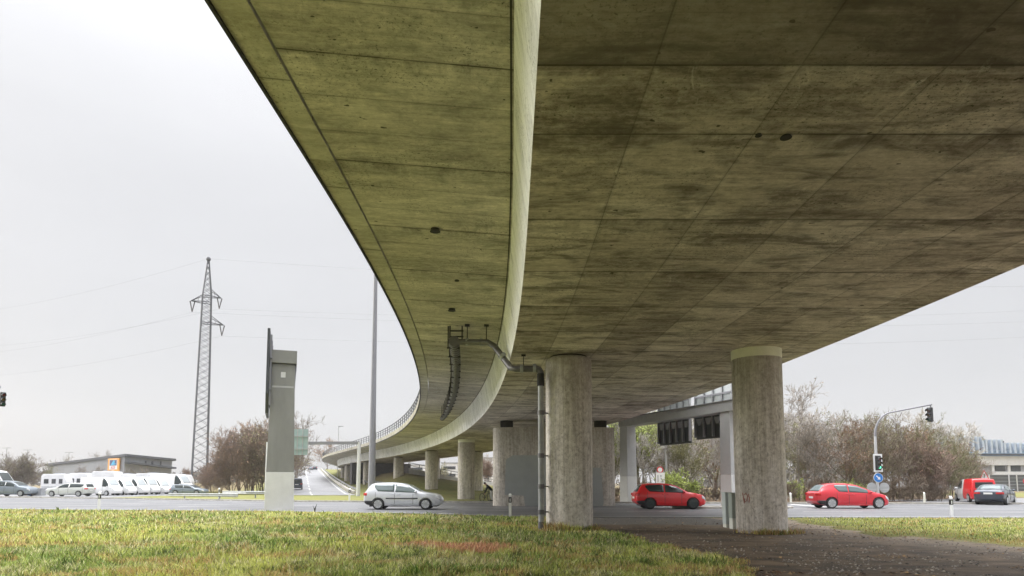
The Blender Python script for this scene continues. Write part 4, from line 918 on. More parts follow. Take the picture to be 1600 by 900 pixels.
# --- warning triangle and no-entry sign
yw = 62; r = empty('warning_sign', (X(1538, yw), yw, 0)); tag(r, 'red and white warning triangle behind the small white and red van', 'road sign')
q = MB(); q.tube([(0, 0, -.2), (0, 0, Z(733, yw))], .035, 10); q.build('post', M_GALP, r)
zc_ = Z(743, yw)
def tri(k): return [(-.52*k, zc_-.42*k), (.52*k, zc_-.42*k), (0, zc_+.56*k)]
q = MB(); q.prism(tri(1), 'y', -.06, -.045); p_ = q.build('sign_plate', M_SRED, r); q = MB(); q.prism(tri(.66), 'y', -.068, -.061); q.build('sign_face', M_SWHITE, p_)
q = MB(); q.b2(-.045, .045, -.074, -.069, zc_-.18, zc_+.18); q.build('symbol', M_SBLACK, p_)
r = empty('no_entry_sign', (X(1603, 58), 58, 0)); tag(r, 'round red sign on a thin post at the right edge of the photo', 'road sign')
q = MB(); q.tube([(0, 0, -.2), (0, 0, Z(746, 58))], .035, 10); q.build('post', M_GALP, r); q = MB(); q.disc((0, -.045, Z(752, 58)), (0, -1, 0), .30, .02, 24); p_ = q.build('sign_plate', M_SRED, r)
q = MB(); q.b2(-.2, .2, -.073, -.067, Z(752, 58)-.05, Z(752, 58)+.05); q.build('sign_bar', M_SWHITE, p_)
yv = 66; r = empty('thin_post', (X(1577, yv), yv, 0)); tag(r, 'thin pale post standing in front of the dark slatted wall at right', 'post'); q = MB(); q.tube([(0, 0, -.1), (0, 0, Z(740, yv))], .06, 10); q.build('pole', M_POST, r)
# --- delineator posts
def marker(u, vb, Y, H_, lab, band=True, name='marker_post'):
    x = X(u, Y); z0_ = float(ground_z(x, Y)); r = empty(name, (x, Y, z0_)); tag(r, lab, 'marker post', 'white roadside marker posts')
    q = MB(); w_ = .06; q.prism([(-w_, -.045), (w_, -.045), (w_, .03), (0, .06), (-w_, .03)], 'z', -.1, H_-.05)
    q.add([(-w_, -.045, H_-.0501), (w_, -.045, H_-.0501), (w_, .03, H_+.02), (0, .06, H_+.04), (-w_, .03, H_+.02)], [(0, 1, 2, 3, 4), (0, 1, 2), ]); q.build('post', M_SWHITE, r)
    if band:
        q = MB(); q.prism([(-w_-.006, -.051), (w_+.006, -.051), (w_+.006, .034), (0, .067), (-w_-.006, .034)], 'z', H_-.36, H_-.12); b_ = q.build('black_band', M_SBLACK, r)
        q = MB(); q.b2(-.02, .02, -.057, -.0515, H_-.32, H_-.18); q.build('reflector', M_SWHITE, b_)
    return r
marker(157, 795, 36.0, .98, 'white marker post at the lawn edge in front of the estate car')
marker(797, 810, 28.0, 1.0, 'white marker post at the lawn edge left of the drain pipe')
marker(1484, 807, 28.9, .88, 'white marker post on the right grass strip before the small van')
marker(343, 779, 61, 1.0, 'white marker post on the far verge just right of the pylon')
marker(546.5, 782, 53, 1.05, 'white marker post on the far verge left of the lighting mast')
marker(1234.5, 786, 47, .75, 'plain white marker post close behind the rear of the crimson hatchback', False)
marker(1443, 788, 47.5, .78, 'plain white marker post before the bushes left of the small van', False)
marker(1132, 786, 47.5, .0+.75, 'plain white marker post left of the control cabinets', False) if False else None
# ================================================================== LATTICE PYLON with wires
M_PYL = mat('pylon_steel', (.085, .087, .095), .6, .3, var=.1)
yp = 100; xp_ = X(311, yp); py = empty('lattice_pylon', (xp_, yp, 0), R(30)); tag(py, 'tall narrow lattice steel power pylon left of the concrete sign mast', 'pylon')
Hp = Z(407, yp)
def hwp(z_): return float(np.interp(z_, [0, 26, 31.5, Hp], [1.12, .72, .62, .10]))
q = MB()
for sx, sy in ((-1, -1), (1, -1), (1, 1), (-1, 1)):
    zz = [-.3, 8, 16, 26, 31.5, Hp]; q.tube([(sx*hwp(z_), sy*hwp(z_), z_) for z_ in zz], .095, 5)
z_ = .2
while z_ < Hp-.6:
    st = max(.9, hwp(z_)*1.25); z1_ = min(z_+st, Hp-.1); a, b = hwp(z_), hwp(z1_)
    for k, (p0, p1) in enumerate((((-1, -1), (1, -1)), ((1, -1), (1, 1)), ((1, 1), (-1, 1)), ((-1, 1), (-1, -1)))):
        q.bar((p0[0]*a, p0[1]*a, z_), (p1[0]*b, p1[1]*b, z1_), .05); q.bar((p1[0]*a, p1[1]*a, z_), (p0[0]*b, p0[1]*b, z1_), .05)
    z_ = z1_
q.build('tower', M_PYL, py)
q = MB(); q.ell((0, 0, Hp+.2), (.35, .35, .4), 8, 6); q.build('tip', M_PYL, py)
def arm_(z_, side, Ln, dy=0):
    q = MB(); h = hwp(z_); tip = (side*(h+Ln), dy, z_)
    for sy in (-1, 1): q.tube([(side*h, sy*h, z_), tip], .075, 5); q.tube([(side*hwp(z_+1.1), sy*hwp(z_+1.1), z_+1.1), tip], .06, 5); q.tube([(-side*h, sy*h, z_), (side*h, sy*h, z_)], .07, 5)
    for t in (.3, .6): q.bar((side*(h+Ln*t), -h*(1-t), z_), (side*(h+Ln*t), h*(1-t), z_), .05); q.bar((side*(h+Ln*t), 0, z_+1.1*(1-t)), (side*(h+Ln*t*1.3), 0, z_), .05)
    a_ = q.build('cross_arm', M_PYL, py)
    q = MB()
    for dx in (-.55, .12): q.tube([(tip[0]+side*dx, dy, z_-.05), (tip[0]-side*.22, dy, z_-1.75)], [.10, .08], 6)
    q.build('insulator', mat('insulator_brown', (.10, .09, .09), .4), a_)
    return Vector((tip[0]-side*.22, dy, z_-1.8))
mw = Matrix.Translation(Vector((xp_, yp, 0))) @ Matrix.Rotation(R(30), 4, 'Z')
tips = [(mw @ arm_(Z(463, yp), 1, 1.45)), (mw @ arm_(Z(505, yp), 1, 1.9)), (mw @ arm_(Z(473, yp), -1, 1.6))]
M_WIRE = mat('power_wire', (.20, .20, .21), .5, .3)
def wire(a, b, sag, lab, r_=.013):
    pts_ = [Vector(a).lerp(Vector(b), t)-Vector((0, 0, sag*4*t*(1-t))) for t in np.linspace(0, 1, 40)]
    q = MB(); q.tube(pts_, r_, 4); o = q.build('power_line', M_WIRE); tag(o, lab, 'power line', 'power lines strung from the pylon')
top = Vector((xp_, yp, Hp+.3))
for i, (s_, uR, vR, nm) in enumerate(((top, 1700, 452, 'topmost'), (tips[0], 1700, 487, 'second'), (tips[2], 1700, 505, 'third'), (tips[1], 1700, 528, 'lowest'))):
    e = at(uR, vR-14, 135); e = s_ + (e - s_) * 1.12; wire(s_, e, 2.6, 'thin power line to the right of the pylon, %s of the four' % nm)
for i, (s_, vL, nm) in enumerate(((top, 492, 'topmost'), (tips[0], 545, 'second'), (tips[2], 556, 'third'), (tips[1], 592, 'lowest'))):
    e = at(-60, vL-6, 150); e = s_ + (e - s_) * 1.15; wire(s_, e, 1.6, 'thin power line to the left of the pylon, %s of the four' % nm)
# distant twin-arm lamps at left, lamp on the far road
for (u, vt, Y, lab) in ((7, 700, 300, 'far twin armed lamp post nearest the left edge'), (40, 703, 300, 'far twin armed lamp post above the dark hedge at left'), (105, 707, 320, 'far twin armed lamp post above the store roof slope')):
    r = empty('twin_lamp', (X(u, Y), Y, 0)); tag(r, lab, 'lamp post', 'far twin armed lamp posts'); h = Z(vt, Y)
    q = MB(); q.tube([(0, 0, -.3), (0, 0, h)], .16, 6); q.build('pole', M_GRIM, r); q = MB(); q.bar((-2.1, 0, h), (2.1, 0, h), .22); q.build('arms', M_GRIM, r)
r = empty('street_lamp', (X(527, 170), 170, 2)); tag(r, 'distant slim street lamp above the far curve of the overpass', 'lamp post'); h = Z(668, 170)-2
q = MB(); q.tube([(0, 0, 0), (0, 0, h), (.3, 0, h+.3)], .08, 6); q.build('pole', M_GRIM, r); q = MB(); q.box((.6, 0, h+.3), (1.4, .3, .16)); q.build('lamp_head', M_GRIM, r)
# ================================================================== GUARD RAILS, PARAPETS
def rail(pts, lab, name='guard_rail', h=.75, m=M_RAIL, sp=2.5):
    r = empty(name, pts[0]); tag(r, lab, 'guard rail'); P0 = Vector(pts[0]); pts = [Vector(p)-P0 for p in pts]
    for a, b in zip(pts[:-1], pts[1:]):
        pass
    q = MB()
    prof = [(-.02, .0), (.05, .06), (0, .15), (.05, .24), (-.02, .30)]
    n = len(pts); vs = []
    for p in pts: 
        for o_, z_ in prof: vs.append(p+Vector((o_*.5, -o_, h-.30+z_)))
    q.add(vs, [(i*5+j, i*5+j+1, (i+1)*5+j+1, (i+1)*5+j) for i in range(n-1) for j in range(4)]); o = q.build('beam', m, r); solidify(o, .01)
    for a, b in zip(pts[:-1], pts[1:]):
        L = (b-a).length; k = max(1, int(L/sp))
        for i in range(k): p = a.lerp(b, (i+.5)/k); q = MB(); q.bar(p+Vector((0, .08, -.4)), p+Vector((0, .08, h-.02)), .09, .12); q.build('post', m, r)
    return r
def rz_(y, off): return (ramp_x(y)+off, y, float(ground_z(ramp_x(y)+off, y)))
rail([rz_(y, 5.6) for y in range(88, 255, 12)], 'long guard rail along the right edge of the rising road', sp=5)
rail([rz_(y, 9.6) for y in range(92, 215, 12)], 'second guard rail below the far curve of the overpass', sp=5, h=1.0, m=M_DRAIL)
rail([(X(348, 66), 66, -.03), (X(385, 64), 64, -.03), (X(414, 63.5), 63.5, -.03)], 'short guard rail left of the concrete sign mast')
rail([(-24.5, 57.5, -.03), (-28.5, 59.0, -.03), (-32.5, 60.8, -.03)], 'lower guard rail in front of the brown bush', h=.6)
# concrete kerb wall along the rising road
q = MB(); pts = [rz_(y, 5.05) for y in range(88, 255, 8)]
for a, b in zip(pts[:-1], pts[1:]): q.bar((a[0], a[1], a[2]+.2), (b[0], b[1], b[2]+.2), .35, .5)
tag(q.build('low_concrete_wall', M_KERB), 'low concrete edge wall running up beside the rising road', 'wall')
# second ramp: parapet descending to the right, seen between pillars
pr = empty('side_ramp', (-22, 108, 0)); tag(pr, 'pale ramp parapet with railing descending behind the middle pillars', 'ramp')
RX = [(-17.4, 3.5), (-8.5, 1.75), (-1, .85), (8, .3)]
q = MB(); vs = []
for x, z_ in RX: vs += [(x+22, 0, z_-1.0), (x+22, 0, z_+.55), (x+22, .3, z_+.55), (x+22, .3, z_-1.0)]
q.add(vs, [(i*4+j, (i+1)*4+j, (i+1)*4+(j+1) % 4, i*4+(j+1) % 4) for i in range(len(RX)-1) for j in range(4)]+[(0, 1, 2, 3)]); q.build('parapet', M_GCL, pr)
q = MB(); 
for (x0, z0), (x1, z1) in zip(RX[:-1], RX[1:]):
    q.bar((x0+22, .15, z0+1.45), (x1+22, .15, z1+1.45), .10); q.bar((x0+22, .15, z0+1.0), (x1+22, .15, z1+1.0), .07)
    for t in np.linspace(0, 1, 6)[:-1]: q.bar((x0+(x1-x0)*t+22, .15, z0+(z1-z0)*t+.5), (x0+(x1-x0)*t+22, .15, z0+(z1-z0)*t+1.5), .12)
q.build('railing', M_DRAIL, pr)
q = MB()
for (x0, z0), (x1, z1) in zip(RX[:-1], RX[1:]): q.bar((x0+22, -.35, z0-1.15), (x1+22, -.35, z1-1.15), .2, .35)
q.build('ledge', M_DARK, pr)
for x in (-19.6, -17.2): q = MB(); q.b2(x+22-.3, x+22+.3, -.5, .2, -1, 2.6); q.build('support', M_GCL, pr)
# retaining wall under the far end, deck shade put into its dark colour
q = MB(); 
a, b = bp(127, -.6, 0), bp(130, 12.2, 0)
q.bar((a.x, a.y, 2.4), (b.x, b.y, 2.4), .8, 6.3); tag(q.build('abutment_wall', mat('shaded_abutment', (.10, .095, .10), .9, var=.2)), 'concrete end wall with painted-in shade closing the space under the far overpass', 'wall')
# ================================================================== BUILDINGS
M_CLAD = mat('store_cladding', (.30, .31, .33), .7, var=.08, scale=.4, stretch=(6, 6, .3))
M_ROOFD = mat('store_roof', (.075, .08, .09), .7, var=.1)
C0 = Vector((-90.75, 150, 0)); CR = Vector((-87.8, 165.5, 0)); CL = Vector((-123, 170, 0)); C4 = CR+CL-C0
st = empty('supermarket', C0); tag(st, 'low grey supermarket hall with dark sloping roof and square logo sign', 'building')
zc, zl_, zr_ = Z(713, 150), Z(728, 170), Z(720, 165)
pts = [C0-C0, CR-C0, C4-C0, CL-C0]; hs = [zc, zr_, zl_-.2, zl_]
q = MB(); q.add([(p.x, p.y, -.3) for p in pts]+[(p.x, p.y, h) for p, h in zip(pts, hs)], [(0, 1, 5, 4), (1, 2, 6, 5), (2, 3, 7, 6), (3, 0, 4, 7)]); q.build('wall', M_CLAD, st)
cen = sum(pts, Vector())/4; q = MB(); vs = []
for dz in (0.003, .55):
    for p, h in zip(pts, hs): e = p+(p-cen).normalized()*1.1; vs.append((e.x, e.y, h+dz))
q.add(vs, [(0, 1, 2, 3), (7, 6, 5, 4), (0, 4, 5, 1), (1, 5, 6, 2), (2, 6, 7, 3), (3, 7, 4, 0)]); q.build('roof', M_ROOFD, st)
dR = (CR-C0).normalized(); nR = Vector((dR.y, -dR.x, 0)); q = MB()
vs = []; 
for o_ in (.05, 1.6):
    for t, z_ in ((0, Z(724, 150)), (.98, Z(732, 160))):
        for dz in (0, .45): p = (CR-C0)*t+nR*o_; vs.append((p.x, p.y, z_+dz))
q.add(vs, [(0, 2, 3, 1), (4, 5, 7, 6), (0, 4, 6, 2), (1, 3, 7, 5), (0, 1, 5, 4), (2, 6, 7, 3)]); q.build('canopy', M_ROOFD, st)
for t in (.42, .56, .74):
    p = (CR-C0)*t+nR*.04; q = MB(); q.box((p.x, p.y, zc-1.3), (.08, .5, 1.0), math.atan2(dR.y, dR.x)+math.pi/2); q.build('window', M_DWIN, st)
dL = (CL-C0).normalized(); aL = math.atan2(-dL.y, -dL.x)
sg = empty('logo_sign', C0); 
def wl(u):  # distance along the left wall where pixel column u meets it
    k = (u-800)/1000.; t = (C0.x-k*C0.y)/(k*dL.y-dL.x); return t
tm = (wl(172.5)+wl(190))/2; hw_ = abs(wl(172.5)-wl(190))/2
pc = C0+dL*tm+Vector((-dL.y, dL.x, 0))*(1 if (-dL.y*0+dL.x*1) < 0 else -1)*.35
sg.location = (pc.x, pc.y, 0); sg.rotation_euler = (0, 0, aL); tag(sg, 'square orange framed logo sign on the supermarket wall', 'sign')
z0s, z1s = Z(736.5, 153), Z(716.5, 153); zm_ = (z0s+z1s)/2; hh = (z1s-z0s)/2
M_OR = mat('sign_orange', (.80, .36, .06), .5, var=.04); M_NAVY = mat('sign_navy', (.01, .04, .16), .45); M_CYAN = mat('sign_cyan', (.05, .45, .72), .45)
q = MB(); q.b2(-hw_, hw_, -.15, .15, z0s, z1s); pb = q.build('panel', M_OR, sg, bevel=.04)
q = MB(); q.b2(-hw_*.68, hw_*.68, -.175, -.152, zm_-hh*.72, zm_+hh*.78); pw_ = q.build('white_field', M_SWHITE, pb)
q = MB(); q.b2(-hw_*.62, hw_*.62, -.19, -.177, zm_-hh*.12, zm_+hh*.74); q.build('blue_field', M_NAVY, pb)
for k, (o0, w_) in enumerate(((-.28, .20), (.0, .16), (.24, .12))):
    q = MB(); q.prism([(hw_*(o0-.30*.4), zm_-hh*.06), (hw_*(o0-.30*.4+w_), zm_-hh*.06), (hw_*(.12+o0*.35+w_*.5), zm_+hh*.66), (hw_*(.12+o0*.35), zm_+hh*.66)], 'y', -.20, -.192); q.build('letter_stroke', M_CYAN, pb)
q = MB(); q.b2(-hw_*.30, hw_*.55, -.215, -.203, zm_+hh*.06, zm_+hh*.18); q.build('letter_stroke', M_CYAN, pb)
text_mesh('ALDI', hh*.62, M_SRED, pb, (0, -.195, zm_-hh*.43), (math.pi/2, 0, 0))
# long low sales building / hoarding of white panels left
# right: glass and white industrial building
Yb = 140; bx0, bx1 = X(1490, Yb), X(1760, Yb); rb = empty('office_block', ((bx0+bx1)/2, Yb, 0)); tag(rb, 'white office building with blue glass fins on top at the right edge', 'building')
hw2 = (bx1-bx0)/2; ZZ = lambda v: Z(v, Yb)
M_BWH = mat('white_facade', (.70, .70, .70), .6, var=.04, dirt=.1); M_FIN = mat('blue_grey_fin', (.50, .56, .63), .4, .1, var=.08); M_BGL = mat('blue_facade_glass', (.22, .29, .37), .12, .1, var=.2)
q = MB(); q.b2(-hw2, hw2, 0, 30, -.5, ZZ(713)); q.build('wall', M_GREYW, rb)
q = MB(); q.b2(X(1525, Yb)-(bx0+bx1)/2, hw2, -.6, -.003, ZZ(727), ZZ(713)); q.build('white_band', M_BWH, rb)
q = MB(); q.b2(X(1549, Yb)-(bx0+bx1)/2, hw2, -.5, -.003, ZZ(743), ZZ(737)); q.build('white_band', M_BWH, rb)
q = MB(); q.b2(-hw2, hw2, .3, 28, ZZ(713)+.003, ZZ(704)); q.build('roof_edge', M_BGL, rb)
for (u0, u1, vt) in ((1500, 1545, 683), (1545, 1574, 688), (1574, 1760, 693)):
    x0, x1 = X(u0, Yb)-(bx0+bx1)/2, X(u1, Yb)-(bx0+bx1)/2
    q = MB(); q.b2(x0+.003, x1-.003, 1.0, 26, ZZ(704)+.003, ZZ(vt)); q.build('glass_storey', M_BGL, rb)
    x = x0
    while x < x1-.3: q = MB(); q.b2(x, x+.45, .2, .99, ZZ(708), ZZ(vt)+.2); q.build('fin', M_FIN, rb); x += 1.12
q = MB(); q.b2(-hw2, hw2, -1.2, .0-.003, ZZ(713)+.2, ZZ(711)+.2); q.build('gutter', M_ROOFD, rb)
for u0, u1 in ((1556, 1572), (1581, 1596), (1604, 1620), (1628, 1644)):
    q = MB(); q.b2(X(u0, Yb)-(bx0+bx1)/2, X(u1, Yb)-(bx0+bx1)/2, -.12, -.004, ZZ(736.5), ZZ(727.5)); w_ = q.build('window', M_DWIN, rb)
for u0, u1 in ((1549.5, 1553), (1575, 1578)): q = MB(); q.b2(X(u0, Yb)-(bx0+bx1)/2, X(u1, Yb)-(bx0+bx1)/2, -.4, -.005, ZZ(736.8), ZZ(727.2)); q.build('pier', M_BWH, rb)
q = MB(); q.box((X(1596, Yb)-(bx0+bx1)/2, 6, ZZ(691)), (1.6, 1.6, 1.2)); q.build('roof_vent', M_ROOFD, rb)
fw = empty('slatted_wall', (X(1546, 110), 110, 0)); tag(fw, 'dark horizontal slatted wall below the white office building', 'wall')
Lf = X(1760, 110)-X(1546, 110)
for i in range(5): 
    z_ = .15+i*.57; q = MB(); q.b2(0, Lf, 0, .2, z_, z_+.50); q.build('slat_panel', mat('slat_dark', (.10, .105, .11), .6, .2, var=.1), fw)
for i in range(6): q = MB(); q.b2(i*Lf/5-.08, i*Lf/5+.08, -.1, -.003, -.2, 3.05); q.build('post', M_POST, fw)
# pale far blocks seen between the pillars
for (u0, u1, vt, Y, lab) in ((690, 714, 724, 260, 'pale distant block between the two middle pillars'), (742, 770, 716, 230, 'pale distant block beside the wide pier wall'), (640, 662, 727, 280, 'pale distant block behind the ramp railing')):
    xa, xb = X(u0, Y), X(u1, Y); r = empty('distant_block', ((xa+xb)/2, Y, 0)); tag(r, lab, 'building'); h_ = Z(vt, Y); w_ = xb-xa
    q = MB(); q.b2(-w_/2, w_/2, 0, 12, -.5, h_); q.build('wall', M_BWH, r)
    for fl in range(max(1, int(h_/3))):
        q = MB(); q.b2(-w_/2+.6, w_/2-.6, -.08, -.004, fl*3+1.1, fl*3+2.3); q.build('window_strip', M_DWIN, r)
    q = MB(); q.b2(-w_/2-.2, w_/2+.2, -.2, 12.2, h_+.003, h_+.4); q.build('roof', M_GREYW, r)
# blue bin and grey crates between the parked cars
for (u0, u1, v0, m_, nm, lab) in ((35, 47, 763, M_GREYW, 'waste_container', 'grey waste container right of the car at the left edge'), (48, 53, 762, M_BLUE, 'waste_bin', 'narrow blue bin between the grey containers'), (55, 69, 763, M_GREYW, 'waste_container', 'grey slatted container left of the estate car')):
    Y = 73.; xa, xb = X(u0, Y), X(u1, Y); h_ = Z(v0, Y); r = empty(nm, ((xa+xb)/2, Y, .02)); tag(r, lab, 'container')
    q = MB(); q.box((0, 0, h_/2), (xb-xa, .8, h_-.16), 0, 0, (1.08, 1.08)); q.build('body', m_, r, bevel=.02); q = MB(); q.box((0, 0, h_-.03), ((xb-xa)*1.1, .9, .08)); q.build('lid', m_, r, bevel=.02)
# ================================================================== PERSON bending beside a bicycle
def skin_person(loc, rz, joints, edges, m, name='person'):
    me = bpy.data.meshes.new(name); names = list(joints); me.from_pydata([joints[k][0] for k in names], [(names.index(a), names.index(b)) for a, b in edges], [])
    o = bpy.data.objects.new(name, me); COL.objects.link(o); m1 = o.modifiers.new('s', 'SKIN')
    for i, k in enumerate(names): r_ = joints[k][1]; me.skin_vertices[0].data[i].radius = (r_, r_)
    me.skin_vertices[0].data[0].use_root = True
    o.modifiers.new('u', 'SUBSURF').levels = 2; o.modifiers['u'].render_levels = 2
    bpy.context.view_layer.update(); me2 = bpy.data.meshes.new_from_object(o.evaluated_get(bpy.context.evaluated_depsgraph_get())); o.modifiers.clear(); o.data = me2
    me2.materials.clear(); [me2.materials.append(x) for x in m]
    for p in me2.polygons:
        z_ = p.center.z; y_ = p.center.y; x_ = p.center.x
        p.material_index = 2 if z_ < .10 else (1 if (z_ < .86 and x_ > -.22) else 0)
        if (Vector(p.center)-Vector(joints['head'][0])).length < .17: p.material_index = 3
        if x_ < -.40 and z_ < .62: p.material_index = 3
    me2.polygons.foreach_set('use_smooth', [True]*len(me2.polygons)); o.location = loc; o.rotation_euler = (0, 0, rz); return o
J = {'pelvis': ((0, 0, .92), .15), 'waist': ((-.10, 0, 1.04), .14), 'chest': ((-.28, 0, 1.20), .165), 'neck': ((-.42, 0, 1.32), .06), 'head0': ((-.48, 0, 1.37), .085), 'head': ((-.54, 0, 1.42), .10), 'headt': ((-.58, 0, 1.47), .07),
     'hl': ((0, .09, .86), .10), 'kl': ((-.05, .11, .48), .065), 'al': ((.05, .11, .09), .042), 'tl': ((-.12, .11, .04), .04), 'hr': ((0, -.09, .86), .10), 'kr': ((.0, -.12, .48), .065), 'ar': ((.10, -.13, .09), .042), 'tr': ((-.07, -.13, .04), .04),
     'sl': ((-.32, .17, 1.22), .07), 'el': ((-.42, .22, .95), .05), 'wl': ((-.52, .17, .72), .035), 'pl': ((-.56, .15, .62), .035), 'sr': ((-.32, -.17, 1.22), .07), 'er': ((-.42, -.22, .95), .05), 'wr': ((-.54, -.17, .72), .035), 'pr': ((-.58, -.15, .62), .035)}
for sd_, k in ((1, 'l'), (-1, 'r')):
    for i in range(4):
        J['f%s%d' % (k, i)] = ((-.575-.012*i, sd_*(.175-.02*i), .545), .010); 
    J['t'+k] = ((-.53, sd_*.115, .575), .011)
E = [('pelvis', 'waist'), ('waist', 'chest'), ('chest', 'neck'), ('neck', 'head0'), ('head0', 'head'), ('head', 'headt')]
for k in 'lr': E += [('pelvis', 'h'+k), ('h'+k, 'k'+k), ('k'+k, 'a'+k), ('a'+k, 't'+k if False else {'l': 'tl', 'r': 'tr'}[k]), ('chest', 's'+k), ('s'+k, 'e'+k), ('e'+k, 'w'+k), ('w'+k, 'p'+k)]+[('p'+k, 'f%s%d' % (k, i)) for i in range(4)]
# thumbs keep their own names so that they never clash with the toes
J['thl'] = J.pop('tl') if False else ((-.53, .115, .575), .011); J['thr'] = ((-.53, -.115, .575), .011)
J['tl'] = ((-.12, .11, .04), .04); J['tr'] = ((-.07, -.13, .04), .04)
E += [('pl', 'thl'), ('pr', 'thr')]
used = set(sum(E, ())); J = {k: v for k, v in J.items() if k in used}
ype = 52.5; zg = float(ground_z(X(766, ype), ype))
pe = skin_person((X(768, ype), ype, zg+.02), R(10), J, E, [mat('black_jacket', (.018, .018, .02), .85), mat('light_trousers', (.50, .50, .48), .9), mat('dark_shoes', (.03, .03, .03), .7), mat('skin', (.45, .28, .20), .6)])
tag(pe, 'person in black jacket and light trousers bending over by the wide pier wall', 'person')
q = MB(); q.ell((-.56, 0, 1.465), (.105, .105, .09), 14, 8); q.build('hair', mat('dark_hair', (.03, .022, .018), .9), pe, True)
bc = empty('bicycle', (X(759.5, 52.6), 52.6, zg)); bc.rotation_euler = (0, 0, R(55)); tag(bc, 'dark bicycle standing in front of the bending person', 'bicycle')
for x in (-.52, .52):
    q = MB(); ring = [(x+.32*math.cos(a), 0, .34+.32*math.sin(a)) for a in np.linspace(0, 2*math.pi, 25)]; q.tube(ring, .022, 8, False); w_ = q.build('wheel', M_TYRE, bc, True)
    q = MB(); 
    for k in range(8): a = k*math.pi/4; q.bar((x, 0, .34), (x+.31*math.cos(a), 0, .34+.31*math.sin(a)), .006)
    q.build('spokes', M_RIM, w_)
q = MB(); fr = [((-.52, 0, .34), (-.08, 0, .30)), ((-.08, 0, .30), (.36, 0, .78)), ((-.08, 0, .30), (-.22, 0, .84)), ((-.22, 0, .78), (.36, 0, .82)), ((-.52, 0, .34), (-.21, 0, .76)), ((.52, 0, .34), (.34, 0, .98))]
for a, b in fr: q.tube([a, b], .018, 8)
q.build('frame', M_TRIM, bc); q = MB(); q.ell((-.24, 0, .88), (.13, .07, .04)); q.build('saddle', M_TRIM, bc, True); q = MB(); q.tube([(.24, .28, 1.02), (.34, .1, 1.0), (.34, -.1, 1.0), (.24, -.28, 1.02)], .014, 8); q.build('handlebar', M_TRIM, bc)
# ================================================================== TREES
def bark(name, c): return mat(name, c, .9, var=.3, scale=3)
def leafm(name, c):
    s = NT(name); oi = s.n('ShaderNodeObjectInfo'); n = s.noise(s.coord('Object'), 1.2, 4, .6)
    f = s.m_('ADD', s.m_('MULTIPLY', n, .7), s.m_('MULTIPLY', oi.outputs['Random'], .3))
    return s.fin(s.mix(s.ramp(f, (.3, 0.), (.7, 1.)), mul(c, .65), mul(c, 1.35)), .8, spec=.2)
B_GREY = bark('bark_grey', (.21, .185, .155)); B_BROWN = bark('bark_brown', (.155, .12, .09)); B_RED = bark('bark_reddish', (.21, .155, .12)); B_OLIVE = bark('bark_olive', (.19, .18, .10)); B_PALE = bark('bark_pale', (.44, .41, .38))
L_OLIVE = leafm('leaf_olive', (.23, .22, .10)); L_RUST = leafm('leaf_rust', (.36, .23, .13)); L_GREEN = leafm('leaf_spring_green', (.46, .56, .14)); L_RED = leafm('leaf_dull_red', (.33, .20, .135)); L_TAN = leafm('leaf_tan', (.34, .26, .17))
def make_tree(seed, H=8., spread=.35, multi=1, nl=(11, 7, 5, 4), tw=.015, leaves=900, leaf=.075, low=.25, up=.35):
    rd = random.Random(seed); tr = MB(); seg = []; tips_ = []
    def grow(p, d, L, r, lv):
        n = 4 if lv < 2 else (3 if lv == 2 else 2); pts = [Vector(p)]; d = Vector(d).normalized()
        for i in range(n):
            d = (d+Vector((rd.gauss(0, 1), rd.gauss(0, 1), rd.gauss(0, .6)))*(.07 if lv == 0 else .17)+Vector((0, 0, up*.12))).normalized(); pts.append(pts[-1]+d*L/n)
        r1 = max(r*(.25 if lv == 0 else .35), tw*.6); seg.append((lv, pts, [r+(r1-r)*i/n for i in range(n+1)]))
        if lv >= 3: tips_.append((pts[0], pts[-1])); 
        if lv == 4 or lv >= len(nl): return
        for k in range(nl[lv]):
            t = rd.uniform(low if lv == 0 else .15, 1.); i = min(int(t*n), n-1); b = pts[i].lerp(pts[i+1], t*n-i)
            a = rd.uniform(0, 2*math.pi); dd = (pts[i+1]-pts[i]).normalized(); perp = dd.orthogonal().normalized(); perp.rotate(Matrix.Rotation(a, 3, dd))
            an = rd.uniform(.45, .95) if lv else rd.uniform(.5, 1.0); nd = dd*math.cos(an)+perp*math.sin(an); nd.z += up*.45 if lv else .1
            ll = L*rd.uniform(.38, .62)*(1.15-.55*t if lv == 0 else 1); ll = ll*(spread/.35 if lv == 0 else 1)
            grow(b, nd, ll, max((r+(r1-r)*t)*.5, tw), lv+1)
    for m_ in range(multi):
        a = rd.uniform(0, 6.28); ln = .0 if multi == 1 else rd.uniform(.08, .42)
        grow((math.cos(a)*.25*(multi > 1), math.sin(a)*.25*(multi > 1), -.15), (math.cos(a)*ln, math.sin(a)*ln, 1), H*rd.uniform(.8, 1.)*.92, H*.013/(1 if multi == 1 else 1.5), 0)
    cr = MB()
    for lv, pts, rs in seg: (tr if lv < 2 else cr).tube(pts, rs, 6 if lv == 0 else (4 if lv == 1 else 3), False)
    if leaves:
        for i in range(leaves):
            a, b = rd.choice(tips_); p = a.lerp(b, rd.random())+Vector((rd.gauss(0, .07), rd.gauss(0, .07), rd.gauss(0, .07))); s_ = leaf*rd.uniform(.5, 1.2)
            u = Vector((rd.gauss(0, 1), rd.gauss(0, 1), rd.gauss(0, 1))).normalized(); v = u.orthogonal().normalized(); cr.add([p-u*s_, p+v*s_*.6, p+u*s_, p-v*s_*.6], [(0, 1, 2, 3)], 1)
    return tr, cr
TP = {}
def proto(key, seed, bk, lf, **k):
    tr, cr = make_tree(seed, **k); r = empty('tree', (0, 0, -500))
    tr.build('trunk', bk, r, True, fixn=False); cr.build('crown', [bk, lf], r, fixn=False); zs = sorted(v[2] for v in cr.v); TP[key] = [r, False, zs[int(len(zs)*.995)]]
